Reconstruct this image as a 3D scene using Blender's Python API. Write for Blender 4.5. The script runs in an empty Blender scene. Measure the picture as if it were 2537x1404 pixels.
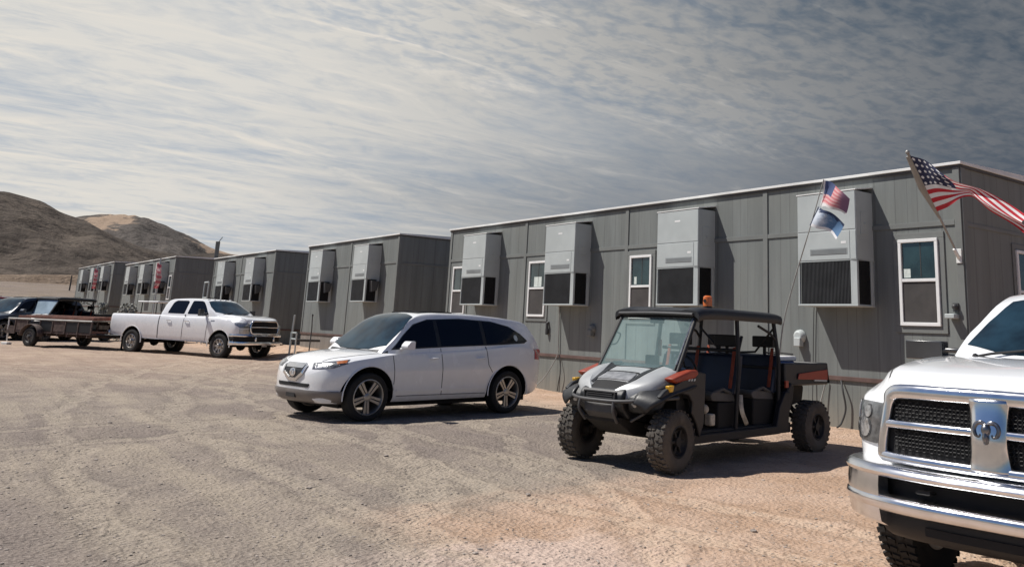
import bpy, bmesh, math, random
from math import sin, cos, pi, radians as rad, sqrt, atan2
from mathutils import Vector, Matrix, noise, geometry
from mathutils.bvhtree import BVHTree
random.seed(7)
S = bpy.context.scene
COL = S.collection

# ------------------------------------------------------------------ mesh helpers
class G:
    def __init__(s): s.v=[]; s.f=[]; s.m=[]
    def add(s, v, f, M=None, mi=0):
        n=len(s.v)
        s.v += [tuple(M@Vector(p)) for p in v] if M is not None else [tuple(p) for p in v]
        s.f += [tuple(i+n for i in q) for q in f]; s.m += [mi]*len(f); return s
    def box(s, x0,x1,y0,y1,z0,z1, M=None, mi=0):
        v=[(x,y,z) for x in (x0,x1) for y in (y0,y1) for z in (z0,z1)]
        f=[(0,1,3,2),(4,6,7,5),(0,4,5,1),(2,3,7,6),(0,2,6,4),(1,5,7,3)]
        return s.add(v,f,M,mi)
    def cbox(s, c, d, M=None, mi=0):
        return s.box(c[0]-d[0]/2,c[0]+d[0]/2,c[1]-d[1]/2,c[1]+d[1]/2,c[2]-d[2]/2,c[2]+d[2]/2,M,mi)
    def tube(s, path, r, n=8, rb=None, ref=None, closed=False, M=None):
        P=[Vector(p) for p in path]; L=len(P); rings=[]; nrm=None
        for i,p in enumerate(P):
            if closed: t=(P[(i+1)%L]-P[i-1])
            else: t=(P[min(i+1,L-1)]-P[max(i-1,0)])
            t.normalize()
            if ref is not None: a=Vector(ref)
            elif nrm is None: a=Vector((0,0,1)) if abs(t.z)<.9 else Vector((1,0,0))
            else: a=nrm
            a=(a-t*a.dot(t))
            if a.length<1e-6: a=t.orthogonal()
            a.normalize(); nrm=a; b=t.cross(a)
            ri=r[i] if isinstance(r,(list,tuple)) else r
            rj=(rb[i] if isinstance(rb,(list,tuple)) else rb) if rb is not None else ri
            rings.append([p+a*(ri*cos(2*pi*k/n))+b*(rj*sin(2*pi*k/n)) for k in range(n)])
        v=[q for R_ in rings for q in R_]; f=[]
        for i in range(L if closed else L-1):
            j=(i+1)%L
            for k in range(n): f.append((i*n+k,i*n+(k+1)%n,j*n+(k+1)%n,j*n+k))
        if not closed: f.append(tuple(range(n-1,-1,-1))); f.append(tuple((L-1)*n+k for k in range(n)))
        return s.add(v,f,M)
    def lathe(s, prof, n=32, M=None, closed=True, mi=0):   # prof (r,y) about y axis
        v=[];f=[];m=len(prof)
        for k in range(n):
            a=2*pi*k/n
            for r,y in prof: v.append((r*cos(a),y,r*sin(a)))
        for k in range(n):
            k2=(k+1)%n
            for i in range(m if closed else m-1):
                j=(i+1)%m
                f.append((k*m+i,k2*m+i,k2*m+j,k*m+j))
        return s.add(v,f,M,mi)
    def prism(s, poly, axis, a, b, M=None, mi=0):   # poly 2D extruded along axis from a to b
        def P(p,t):
            return {'x':(t,p[0],p[1]),'y':(p[0],t,p[1]),'z':(p[0],p[1],t)}[axis]
        n=len(poly); v=[P(p,a) for p in poly]+[P(p,b) for p in poly]
        f=[tuple(range(n)),tuple(range(2*n-1,n-1,-1))]+[(i,i+n,(i+1)%n+n,(i+1)%n) for i in range(n)]
        return s.add(v,f,M,mi)
    def ball(s,c,r,n=12,M=None):
        v=[];f=[];m=n//2
        rr=r if isinstance(r,(list,tuple)) else (r,r,r)
        for i in range(m+1):
            t=pi*i/m
            for k in range(n):
                a=2*pi*k/n; v.append((c[0]+rr[0]*sin(t)*cos(a),c[1]+rr[1]*sin(t)*sin(a),c[2]+rr[2]*cos(t)))
        for i in range(m):
            for k in range(n): f.append((i*n+k,(i+1)*n+k,(i+1)*n+(k+1)%n,i*n+(k+1)%n))
        return s.add(v,f,M)
    def sheet(s, fn, nu, nv, th=0.0):      # fn(u,v) -> point; thickness along normal
        v=[fn(i/nu,j/nv) for i in range(nu+1) for j in range(nv+1)]; w=nv+1
        f=[(i*w+j,(i+1)*w+j,(i+1)*w+j+1,i*w+j+1) for i in range(nu) for j in range(nv)]
        return s.add(v,f)

def mesh_of(g, name, fix=True):
    me=bpy.data.meshes.new(name); me.from_pydata(g.v,[],g.f)
    if len(me.polygons)!=len(g.m): raise Exception(name)
    for p,m in zip(me.polygons,g.m): p.material_index=m
    me.validate(); me.update()
    if fix:
        bm=bmesh.new(); bm.from_mesh(me); bmesh.ops.remove_doubles(bm,verts=bm.verts,dist=1e-5)
        bmesh.ops.recalc_face_normals(bm,faces=bm.faces); bm.to_mesh(me); bm.free()
    return me
def obj(name, g, m, parent=None, smooth=35, bevel=0, label=None, fix=True, solid=0, seg=2):
    me=g if isinstance(g,bpy.types.Mesh) else mesh_of(g,name,fix)
    me.name=name
    if m is not None:
        idx=[p.material_index for p in me.polygons]; me.materials.clear()
        for q in (m if isinstance(m,(list,tuple)) else [m]): me.materials.append(q)
        if isinstance(m,(list,tuple)): me.polygons.foreach_set('material_index',idx)
    if smooth:
        me.shade_smooth(); me.set_sharp_from_angle(angle=rad(smooth))
    o=bpy.data.objects.new(name,me); COL.objects.link(o)
    if parent is not None: o.parent=parent
    if solid:
        k=o.modifiers.new('s','SOLIDIFY'); k.thickness=solid; k.offset=0
    if bevel:
        b=o.modifiers.new('b','BEVEL'); b.width=bevel; b.segments=seg; b.limit_method='ANGLE'; b.angle_limit=rad(40); b.harden_normals=False
    if label: o['label']=label
    return o
def thing(name,label,cat,loc=(0,0,0),rz=0,group=None,sc=1,tilt=(0,0)):
    o=bpy.data.objects.new(name,None); COL.objects.link(o); o.empty_display_size=.3
    o.location=loc; o.rotation_euler=(tilt[0],tilt[1],rz); o.scale=(sc,sc,sc)
    o['label']=label; o['category']=cat
    if group: o['group']=group
    return o
def tag(o,label,cat,group=None,kind=None):
    if label: o['label']=label
    if cat: o['category']=cat
    if group: o['group']=group
    if kind: o['kind']=kind
    return o
def copy_tree(o,parent=None,mats=None):
    c=o.copy(); COL.objects.link(c); c.parent=parent
    if mats and c.type=='MESH' and any(s_.material in mats for s_ in c.material_slots):
        c.data=c.data.copy()
        for i,mm in enumerate(c.data.materials):
            if mm in mats: c.data.materials[i]=mats[mm]
    for ch in [q for q in bpy.data.objects if q.parent==o]: copy_tree(ch,c,mats)
    return c

# ------------------------------------------------------------------ curves / lofts
def pch(keys):
    xs=[k[0] for k in keys]; ys=[k[1] for k in keys]; n=len(xs)
    h=[xs[i+1]-xs[i] for i in range(n-1)]; d=[(ys[i+1]-ys[i])/h[i] for i in range(n-1)]
    m=[d[0]]+[0 if d[i-1]*d[i]<=0 else 2*d[i-1]*d[i]/(d[i-1]+d[i]) for i in range(1,n-1)]+[d[-1]]
    def f(x):
        if x<=xs[0]: return ys[0]
        if x>=xs[-1]: return ys[-1]
        i=max(k for k in range(n-1) if xs[k]<=x); t=(x-xs[i])/h[i]
        return ((2*t**3-3*t*t+1)*ys[i]+(t**3-2*t*t+t)*h[i]*m[i]+(-2*t**3+3*t*t)*ys[i+1]+(t**3-t*t)*h[i]*m[i+1])
    return f
def catmull(P,k=3,closed=False):
    P=[Vector(p) for p in P]; n=len(P); out=[]
    rng=range(n) if closed else range(n-1)
    for i in rng:
        if closed: a,b,c,d=P[i-1],P[i],P[(i+1)%n],P[(i+2)%n]
        else: a,b,c,d=P[max(i-1,0)],P[i],P[i+1],P[min(i+2,n-1)]
        for j in range(k):
            t=j/k; out.append(.5*((2*b)+(c-a)*t+(2*a-5*b+4*c-d)*t*t+(3*b-a-3*c+d)*t**3))
    if not closed: out.append(P[-1])
    return [tuple(p) for p in out]
def loft(g, xs, sec, sub=3, mi=0):
    rings=[]
    for x in xs:
        h=catmull([(a,b) for a,b in sec(x)],sub)
        full=[(x,y,z) for y,z in h]+[(x,-y,z) for y,z in h[-2:0:-1]]
        rings.append(full)
    n=len(rings[0]); v=[p for r in rings for p in r]; f=[]
    for i in range(len(rings)-1):
        for k in range(n): f.append((i*n+k,i*n+(k+1)%n,(i+1)*n+(k+1)%n,(i+1)*n+k))
    f.append(tuple(range(n))); f.append(tuple((len(rings)-1)*n+k for k in range(n-1,-1,-1)))
    return g.add(v,f,None,mi)
def frange(a,b,n): return [a+(b-a)*i/(n-1) for i in range(n)]
def boolean(me, cut, name):
    for q in (me,cut):
        q.materials.append(M['white']); q.materials.append(M['void'])
    o=bpy.data.objects.new('tmp',me); c=bpy.data.objects.new('tmpc',cut); COL.objects.link(o); COL.objects.link(c)
    m=o.modifiers.new('b','BOOLEAN'); m.operation='DIFFERENCE'; m.object=c; m.solver='EXACT'; m.use_self=True
    dg=bpy.context.evaluated_depsgraph_get(); dg.update()
    r=bpy.data.meshes.new_from_object(o.evaluated_get(dg)); r.name=name
    bpy.data.objects.remove(o); bpy.data.objects.remove(c)
    return r
def bvh_of(me):
    return BVHTree.FromPolygons([tuple(v.co) for v in me.vertices],[tuple(p.vertices) for p in me.polygons])
def dense(poly,res):
    out=[]
    for i in range(len(poly)):
        a=Vector(poly[i]); b=Vector(poly[(i+1)%len(poly)]); n=max(1,int((b-a).length/res))
        out += [tuple(a+(b-a)*k/n) for k in range(n)]
    return out
def rnd(poly,r,k=4):
    out=[];n=len(poly)
    for i in range(n):
        p=Vector(poly[i]);a=Vector(poly[i-1]);b=Vector(poly[(i+1)%n])
        ra=min(r,(a-p).length*.45); rb_=min(r,(b-p).length*.45)
        s=p+(a-p).normalized()*ra; e=p+(b-p).normalized()*rb_
        for j in range(k+1):
            t=j/k; out.append(tuple((1-t)**2*s+2*t*(1-t)*p+t*t*e))
    return out
def ribbon(pts,w):
    P=[Vector(p) for p in pts]; L=[];R_=[]
    for i,p in enumerate(P):
        t=(P[min(i+1,len(P)-1)]-P[max(i-1,0)]).normalized(); n=Vector((-t.y,t.x))
        L.append(tuple(p+n*w/2)); R_.append(tuple(p-n*w/2))
    return L+R_[::-1]
def drape(g,bvh,poly,ang,off=.004,res=.06,top=False,depth=.02,mi=0):
    """lay a polygon on the body: ang = compass side it is seen from (0 front, 90 left, -90 right); top=True from above"""
    if top: d=Vector((0,0,-1)); A=Vector((1,0,0)); B=Vector((0,1,0)); O=Vector((0,0,6))
    else:
        a=rad(ang); o=Vector((cos(a),sin(a),0)); d=-o; A=Vector((-sin(a),cos(a),0)); B=Vector((0,0,1)); O=o*6
    bd=dense(poly,res); n=len(bd)
    xs=[p[0] for p in bd]; ys=[p[1] for p in bd]; pts=[Vector(p) for p in bd]
    nx=int((max(xs)-min(xs))/res)+1; ny=int((max(ys)-min(ys))/res)+1
    if nx*ny<4000:
        for i in range(1,nx):
            for j in range(1,ny):
                q=Vector((min(xs)+(max(xs)-min(xs))*i/nx,min(ys)+(max(ys)-min(ys))*j/ny))
                ins=False
                for k in range(n):
                    a_,b_=bd[k],bd[k-1]
                    if (a_[1]>q.y)!=(b_[1]>q.y) and q.x<(b_[0]-a_[0])*(q.y-a_[1])/(b_[1]-a_[1])+a_[0]: ins=not ins
                if ins and min((Vector(b_)-q).length for b_ in bd)>res*.4: pts.append(q)
    r=geometry.delaunay_2d_cdt(pts,[(i,(i+1)%n) for i in range(n)],[],1,1e-6)
    vs,es,fs=r[0],r[1],r[2]
    V=[];last=None
    for p in vs:
        w=O+A*p.x+B*p.y
        h,nn,idx,dist=bvh.ray_cast(w,d,12)
        if h is None or dist>11:
            h,nn,idx,dist=bvh.find_nearest(w+d*(last if last else 4))
            h=w+d*((h-w).dot(d))
        else: last=dist
        if nn.dot(d)>0: nn=-nn
        V.append(h+(nn*.6-d*.4).normalized()*off)
    m=len(V); V2=[p+d*depth for p in V]
    cnt={}
    for f in fs:
        for i in range(len(f)):
            e=(f[i],f[(i+1)%len(f)]); cnt[e]=1
    F=[tuple(f) for f in fs]
    for (a_,b_) in cnt:
        if (b_,a_) not in cnt: F.append((b_,a_,a_+m,b_+m))
    g.add(V+V2,F,None,mi); return g

# ------------------------------------------------------------------ materials
def nodes(m):
    m.use_nodes=True; nt=m.node_tree; nt.nodes.clear(); return nt
def N(nt,t,**k):
    n=nt.nodes.new(t)
    for a,b in k.items():
        if a.startswith('i_'): n.inputs[int(a[2:]) if a[2:].isdigit() else a[2:].replace('_',' ')].default_value=b
        else: setattr(n,a,b)
    return n
def Lk(nt,a,b): nt.links.new(a,b)
def math_(nt,op,a,b=None,clamp=False):
    n=nt.nodes.new('ShaderNodeMath'); n.operation=op; n.use_clamp=clamp
    for i,x in enumerate((a,b)):
        if x is None: continue
        if isinstance(x,(int,float)): n.inputs[i].default_value=x
        else: nt.links.new(x,n.inputs[i])
    return n.outputs[0]
def mixc(nt,f,a,b,mode='MIX'):
    n=nt.nodes.new('ShaderNodeMix'); n.data_type='RGBA'; n.blend_type=mode; n.clamp_factor=True
    for i,x in ((0,f),(6,a),(7,b)):
        if isinstance(x,(int,float)): n.inputs[i].default_value=x
        elif isinstance(x,(tuple,list)): n.inputs[i].default_value=(*x[:3],1)
        else: nt.links.new(x,n.inputs[i])
    return n.outputs[2]
def ramp(nt,f,a,b):   # smooth map a..b -> 0..1
    n=nt.nodes.new('ShaderNodeMapRange'); n.interpolation_type='SMOOTHSTEP'; n.clamp=True
    n.inputs[1].default_value=a; n.inputs[2].default_value=b; nt.links.new(f,n.inputs[0]); return n.outputs[0]
def noise_(nt,vec,scale,detail=4,rough=.55,dist=0):
    n=N(nt,'ShaderNodeTexNoise'); n.inputs['Scale'].default_value=scale; n.inputs['Detail'].default_value=detail
    n.inputs['Roughness'].default_value=rough; n.inputs['Distortion'].default_value=dist
    if vec is not None: Lk(nt,vec,n.inputs['Vector'])
    return n.outputs[0]
def mapping(nt,vec,sc=(1,1,1),loc=(0,0,0),rot=(0,0,0)):
    n=N(nt,'ShaderNodeMapping'); n.inputs['Scale'].default_value=sc; n.inputs['Location'].default_value=loc; n.inputs['Rotation'].default_value=rot
    Lk(nt,vec,n.inputs[0]); return n.outputs[0]
def mat(name,col,rough=.6,metal=0,var=.12,vs=3,bump=0,bs=40,coat=0,dust=0,spec=.5,trans=0,ior=1.45,em=0,dustcol=(.3,.24,.18)):
    m=bpy.data.materials.new(name); nt=nodes(m)
    out=N(nt,'ShaderNodeOutputMaterial'); b=N(nt,'ShaderNodeBsdfPrincipled'); Lk(nt,b.outputs[0],out.inputs[0])
    tc=N(nt,'ShaderNodeTexCoord'); v=tc.outputs['Object']
    n1=noise_(nt,v,vs,5)
    k=ramp(nt,n1,.3,.7)
    lo=tuple(c*(1-var) for c in col[:3]); hi=tuple(min(1,c*(1+var*.6)) for c in col[:3])
    c=mixc(nt,k,lo,hi)
    if dust:
        sx=N(nt,'ShaderNodeSeparateXYZ'); Lk(nt,v,sx.inputs[0])
        n2=noise_(nt,v,7,6,.7); g=math_(nt,'ADD',math_(nt,'MULTIPLY',sx.outputs[2],-1.1),math_(nt,'MULTIPLY',n2,1.3))
        k2=math_(nt,'MULTIPLY',ramp(nt,g,-.35,.55),dust); c=mixc(nt,k2,c,dustcol)
    Lk(nt,c,b.inputs['Base Color'])
    r=math_(nt,'ADD',math_(nt,'MULTIPLY',n1,.16),rough-.08,True); Lk(nt,r,b.inputs['Roughness'])
    b.inputs['Metallic'].default_value=metal; b.inputs['Specular IOR Level'].default_value=spec
    if coat: b.inputs['Coat Weight'].default_value=coat; b.inputs['Coat Roughness'].default_value=.04
    if trans: b.inputs['Transmission Weight'].default_value=trans; b.inputs['IOR'].default_value=ior
    if em: b.inputs['Emission Strength'].default_value=em; b.inputs['Emission Color'].default_value=(*col[:3],1)
    if bump:
        n3=noise_(nt,v,bs,4,.6); bp=N(nt,'ShaderNodeBump'); bp.inputs['Strength'].default_value=bump; bp.inputs['Distance'].default_value=.01
        Lk(nt,n3,bp.inputs['Height']); Lk(nt,bp.outputs[0],b.inputs['Normal'])
    return m
M={}
M['white']=mat('white_paint',(.84,.845,.85),.26,var=.02,coat=1,dust=.14,dustcol=(.5,.43,.34))
M['whitetruck']=mat('white_truck_paint',(.84,.85,.86),.28,var=.02,coat=1,dust=.12,dustcol=(.5,.43,.34))
M['darkpaint']=mat('dark_paint',(.05,.06,.075),.3,var=.1,coat=.8,dust=.35)
M['redpaint']=mat('red_paint',(.32,.03,.02),.35,var=.1,coat=.8,dust=.3)
M['silverpaint']=mat('silver_paint',(.42,.44,.46),.35,metal=.5,var=.05,coat=.8,dust=.3)
M['bluepaint']=mat('blue_paint',(.06,.12,.24),.35,var=.05,coat=.8,dust=.3)
M['glass']=mat('dark_glass',(.004,.005,.008),.1,var=.1,spec=.35)
M['tint']=mat('windscreen_glass',(.010,.027,.040),.08,var=.6,vs=3,spec=.5)
M['chrome']=mat('chrome',(.78,.78,.79),.17,metal=1,var=.06,vs=8)
M['steel']=mat('brushed_metal',(.5,.5,.5),.38,metal=1,var=.15,vs=12)
M['darksteel']=mat('dark_emblem_metal',(.22,.22,.23),.3,metal=1,var=.3,vs=30)
M['alloy']=mat('alloy_rim',(.46,.45,.43),.36,metal=.85,var=.15,vs=10,dust=.25)
M['tyre']=mat('tyre_rubber',(.012,.012,.012),.85,var=.25,vs=8,bump=.3,bs=60,dust=.15,dustcol=(.07,.06,.05))
M['tyredusty']=mat('dusty_tyre_rubber',(.060,.055,.049),.9,var=.3,vs=7,bump=.4,bs=60,dust=.4,dustcol=(.15,.125,.10))
M['black']=mat('black_plastic',(.009,.009,.010),.6,var=.25,vs=9,dust=.05,dustcol=(.1,.085,.07))
M['satin']=mat('satin_black',(.016,.017,.019),.45,var=.25,vs=6,bump=.08)
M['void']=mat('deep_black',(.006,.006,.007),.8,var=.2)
M['greyplastic']=mat('grey_plastic',(.055,.055,.057),.55,var=.2,vs=8,dust=.12)
M['seam']=mat('panel_gap',(.06,.06,.06),.8,var=.1)
M['bumper']=mat('silver_bumper_trim',(.20,.185,.18),.45,metal=.3,var=.15,dust=.2)
M['dirt']=mat('dusty_underside',(.022,.019,.016),.9,var=.35,vs=6,bump=.3)
M['amberdark']=mat('orange_turn_lens',(.40,.12,.03),.25,var=.1,coat=.6)
M['mirrorhousing']=mat('glossy_black_mirror',(.04,.042,.046),.22,var=.2,coat=.6)
M['amber']=mat('amber_lens',(.62,.14,.02),.25,var=.1,coat=.6)
M['yellow']=mat('yellow_reflector',(.75,.42,.02),.3,var=.1,coat=.5)
M['redlens']=mat('red_lens',(.36,.012,.015),.2,var=.1,coat=.8)
M['lamp']=mat('headlamp_lens',(.42,.42,.42),.22,metal=.6,var=.5,vs=22,bump=.5,bs=30,coat=1)
M['lampdark']=mat('headlamp_housing',(.16,.165,.17),.25,metal=.5,var=.5,vs=18,coat=1,bump=.3,bs=25)
M['hoodgrey']=mat('silver_grey_plastic',(.37,.38,.385),.42,metal=.15,var=.1,vs=4,coat=.25,dust=.1)
M['beltorange']=mat('faded_orange_webbing',(.24,.045,.02),.8,var=.3,vs=20)
M['orange']=mat('orange_panel',(.28,.045,.022),.45,var=.12,dust=.1)
M['navy']=mat('navy_vinyl',(.008,.016,.038),.5,var=.2,vs=5,bump=.1)
M['seatgrey']=mat('grey_vinyl',(.07,.07,.07),.6,var=.2,vs=6)
M['beige']=mat('pale_items',(.5,.46,.38),.7,var=.3,vs=12)
M['wallwhite']=mat('white_vinyl',(.78,.78,.77),.5,var=.05)
M['ac']=mat('light_grey_metal',(.44,.475,.47),.45,var=.08,vs=1.6,bump=.03,bs=4)
M['acside']=mat('grey_metal_panel',(.30,.32,.32),.45,var=.1,vs=2)
M['acdark']=mat('dark_louvre',(.035,.037,.04),.6,var=.25,vs=4)
M['brown']=mat('brown_band',(.115,.07,.06),.7,var=.25,vs=3,bump=.1)
M['rooftrim']=mat('white_roof_edge',(.74,.74,.72),.5,var=.1,vs=2)
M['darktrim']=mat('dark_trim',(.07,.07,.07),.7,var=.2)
M['pane']=mat('window_pane',(.018,.04,.042),.12,var=.5,vs=2.5,spec=.8,coat=.5)
M['screen']=mat('insect_screen',(.055,.05,.048),.75,var=.25,vs=3)
M['paper']=mat('paper_sticker',(.62,.68,.64),.7,var=.15,vs=30)
M['hose']=mat('pale_hose',(.32,.32,.30),.6,var=.1)
M['cable']=mat('dark_cable',(.05,.05,.05),.6,var=.1)
M['wood']=mat('weathered_wood',(.22,.10,.07),.85,var=.35,vs=4,bump=.3)
M['rust']=mat('rusty_steel',(.10,.07,.06),.8,var=.5,vs=9,bump=.3)
M['cooler']=mat('blue_cooler',(.03,.10,.30),.45,var=.05)
M['pole']=mat('grey_pole',(.32,.31,.29),.5,metal=.3,var=.15)
M['tarp']=mat('mottled_pale_tarp',(.34,.34,.30),.8,var=.6,vs=5,bump=.4,bs=6)
M['rock']=mat('rubble_rock',(.30,.23,.18),.95,var=.4,vs=6,bump=.6,bs=14)
M['shrub']=mat('dry_shrub',(.13,.115,.08),.9,var=.5,vs=9)

def wall_mat(name,col,groove=.405):
    m=bpy.data.materials.new(name); nt=nodes(m)
    out=N(nt,'ShaderNodeOutputMaterial'); b=N(nt,'ShaderNodeBsdfPrincipled'); Lk(nt,b.outputs[0],out.inputs[0])
    tc=N(nt,'ShaderNodeTexCoord'); v=tc.outputs['Object']; s=N(nt,'ShaderNodeSeparateXYZ'); Lk(nt,v,s.inputs[0])
    t=math_(nt,'ADD',s.outputs[0],s.outputs[1])
    def gr(period,off,w):
        f=math_(nt,'FRACT',math_(nt,'ADD',math_(nt,'DIVIDE',t,period),off))
        return math_(nt,'LESS_THAN',f,w/period)
    gmask=math_(nt,'MAXIMUM',gr(groove,.1,.012),gr(groove*1.5,.43,.010))
    st=mapping(nt,v,(3,3,.25)); n1=noise_(nt,st,1.3,6,.65); n2=noise_(nt,v,.55,4,.5); n3=noise_(nt,mapping(nt,v,(14,14,.5)),1,4,.6)
    c=mixc(nt,ramp(nt,n1,.25,.75),tuple(x*.80 for x in col),tuple(x*1.14 for x in col))
    c=mixc(nt,math_(nt,'MULTIPLY',ramp(nt,n2,.4,.75),.35),c,tuple(x*y for x,y in zip(col,(1.15,1.08,.98))))
    # dust splashed up from the dirt near the foot
    k=math_(nt,'MULTIPLY',ramp(nt,math_(nt,'ADD',math_(nt,'MULTIPLY',s.outputs[2],-1.6),math_(nt,'MULTIPLY',n1,1.0)),-.6,.5),.35)
    c=mixc(nt,k,c,(.30,.25,.19))
    c=mixc(nt,math_(nt,'MULTIPLY',gmask,.45),c,(.06,.06,.06))
    Lk(nt,c,b.inputs['Base Color']); b.inputs['Roughness'].default_value=.72
    h=math_(nt,'SUBTRACT',math_(nt,'MULTIPLY',n3,.25),gmask)
    bp=N(nt,'ShaderNodeBump'); bp.inputs['Strength'].default_value=.4; bp.inputs['Distance'].default_value=.01
    Lk(nt,h,bp.inputs['Height']); Lk(nt,bp.outputs[0],b.inputs['Normal'])
    return m
M['wall']=wall_mat('grey_siding',(.166,.180,.174))
M['skirt']=wall_mat('grey_skirting',(.165,.178,.168),.3)
M['skirt2']=wall_mat('tan_grey_skirting',(.21,.19,.17),.3)
M['trim']=mat('grey_batten',(.166,.175,.168),.7,var=.1,vs=2)
# ------------------------------------------------------------------ camera, sun, sky
R_=Matrix(((0.7766622,-0.1623487,-0.6086368),(-0.6288899,-0.1446785,-0.7639147),(0.0359639,0.9760692,-0.2144658)))
cam=bpy.data.cameras.new('camera'); co=bpy.data.objects.new('camera',cam); COL.objects.link(co); S.camera=co
cam.sensor_width=36; cam.lens=30.0858; cam.shift_x=-.089065; cam.shift_y=-.138963; cam.clip_end=5000; cam.clip_start=.05
mw=R_.to_4x4(); mw.translation=Vector((0,0,1.5)); co.matrix_world=mw
SUN=Vector((-1,1.07,2.15)).normalized()
EL=math.asin(SUN.z); AZ=atan2(SUN.x,SUN.y)      # azimuth clockwise from +Y
l=bpy.data.lights.new('sun','SUN'); l.energy=5; l.angle=rad(.5); l.color=(1,.955,.89)
lo=bpy.data.objects.new('sun',l); COL.objects.link(lo); lo.rotation_euler=SUN.to_track_quat('Z','Y').to_euler(); lo.location=(0,0,30)
S.view_settings.view_transform='Standard'; S.view_settings.look='None'; S.view_settings.exposure=.12; S.view_settings.gamma=1
w=bpy.data.worlds.new('World'); S.world=w; w.use_nodes=True; nt=w.node_tree; nt.nodes.clear()
out=N(nt,'ShaderNodeOutputWorld'); bg=N(nt,'ShaderNodeBackground'); Lk(nt,bg.outputs[0],out.inputs[0])
sky=N(nt,'ShaderNodeTexSky'); sky.sky_type='NISHITA'; sky.sun_disc=False; sky.sun_elevation=EL; sky.sun_rotation=AZ; sky.air_density=1.1; sky.dust_density=.6; sky.ozone_density=2
tc=N(nt,'ShaderNodeTexCoord'); d=tc.outputs['Generated']; sx=N(nt,'ShaderNodeSeparateXYZ'); Lk(nt,d,sx.inputs[0])
zc=math_(nt,'ADD',math_(nt,'MAXIMUM',sx.outputs[2],0.0),.10)
cx=N(nt,'ShaderNodeCombineXYZ'); Lk(nt,math_(nt,'DIVIDE',sx.outputs[0],zc),cx.inputs[0]); Lk(nt,math_(nt,'DIVIDE',sx.outputs[1],zc),cx.inputs[1])
P=cx.outputs[0]
# t = 0 on the sunward left .. 1 on the right ; e = elevation
t=math_(nt,'ADD',math_(nt,'MULTIPLY',sx.outputs[0],.78),math_(nt,'MULTIPLY',sx.outputs[1],-.62))
e=sx.outputs[2]
cells=noise_(nt,mapping(nt,P,(1,1.25,1),rot=(0,0,.5)),15,3,.55,.35)          # altocumulus ripples
cells2=noise_(nt,mapping(nt,P,(.8,1.9,1),rot=(0,0,rad(25))),8,5,.6,.6)
streak=noise_(nt,mapping(nt,P,(.55,1.9,1),rot=(0,0,rad(-38))),2.3,9,.66,1.1)   # cirrus bands
big=noise_(nt,mapping(nt,P,(.5,1,1),rot=(0,0,rad(-30)),loc=(3.1,1.7,0)),1.0,5,.55,.6)
big2=noise_(nt,mapping(nt,P,(.6,.9,1),loc=(7,2,0)),.55,3,.5,.3)
# cover 0..1
kc=ramp(nt,math_(nt,'ADD',math_(nt,'ADD',e,math_(nt,'MULTIPLY',t,.22)),math_(nt,'MULTIPLY',big,.10)),.235,.335)                          # ripples only high up
rip=math_(nt,'ADD',math_(nt,'MULTIPLY',cells,.5),math_(nt,'MULTIPLY',cells2,.5))
cover=N(nt,'ShaderNodeMix'); cover.data_type='FLOAT'; Lk(nt,kc,cover.inputs[0]); iso=noise_(nt,mapping(nt,P,(1,1.5,1),rot=(0,0,.3)),5.5,7,.62,.8); Lk(nt,ramp(nt,math_(nt,'ADD',math_(nt,'MULTIPLY',streak,.62),math_(nt,'MULTIPLY',iso,.38)),.30,.62),cover.inputs[2]); Lk(nt,ramp(nt,rip,.35,.63),cover.inputs[3])
cv=math_(nt,'ADD',math_(nt,'MULTIPLY',cover.outputs[0],.82),math_(nt,'MULTIPLY',ramp(nt,big,.34,.62),.42),True)
# brightness of the cloud: bright cream sunward, grey away
br=ramp(nt,math_(nt,'ADD',t,math_(nt,'MULTIPLY',math_(nt,'SUBTRACT',big2,.5),.5)),-.52,.56)
ccol=mixc(nt,br,(.66,.64,.60),(.118,.131,.150))
warm=mixc(nt,math_(nt,'MULTIPLY',ramp(nt,streak,.52,.75),math_(nt,'SUBTRACT',1,br)),ccol,(.74,.69,.62))
blue=mixc(nt,br,(.36,.42,.50),(.050,.073,.102))
lowgrey=math_(nt,'MULTIPLY',math_(nt,'SUBTRACT',1,ramp(nt,e,.06,.34)),ramp(nt,t,-.55,.1))
clouded=mixc(nt,cv,blue,warm)
clouded=mixc(nt,math_(nt,'MULTIPLY',lowgrey,.75),clouded,mixc(nt,br,(.38,.41,.45),(.082,.096,.122)))
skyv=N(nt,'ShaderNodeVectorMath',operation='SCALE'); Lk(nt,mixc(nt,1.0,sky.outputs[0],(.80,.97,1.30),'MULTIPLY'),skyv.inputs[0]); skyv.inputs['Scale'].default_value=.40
# cloud only north-east; unseen sky behind and overhead kept dark to cut fill
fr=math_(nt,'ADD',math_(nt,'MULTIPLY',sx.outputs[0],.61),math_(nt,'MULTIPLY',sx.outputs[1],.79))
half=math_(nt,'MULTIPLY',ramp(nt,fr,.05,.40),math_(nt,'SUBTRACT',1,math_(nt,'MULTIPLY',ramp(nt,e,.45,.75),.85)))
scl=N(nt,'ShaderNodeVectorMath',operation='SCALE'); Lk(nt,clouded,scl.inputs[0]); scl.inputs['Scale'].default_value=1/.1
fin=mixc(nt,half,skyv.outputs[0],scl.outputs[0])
Lk(nt,fin,bg.inputs[0]); bg.inputs[1].default_value=.1

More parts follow.
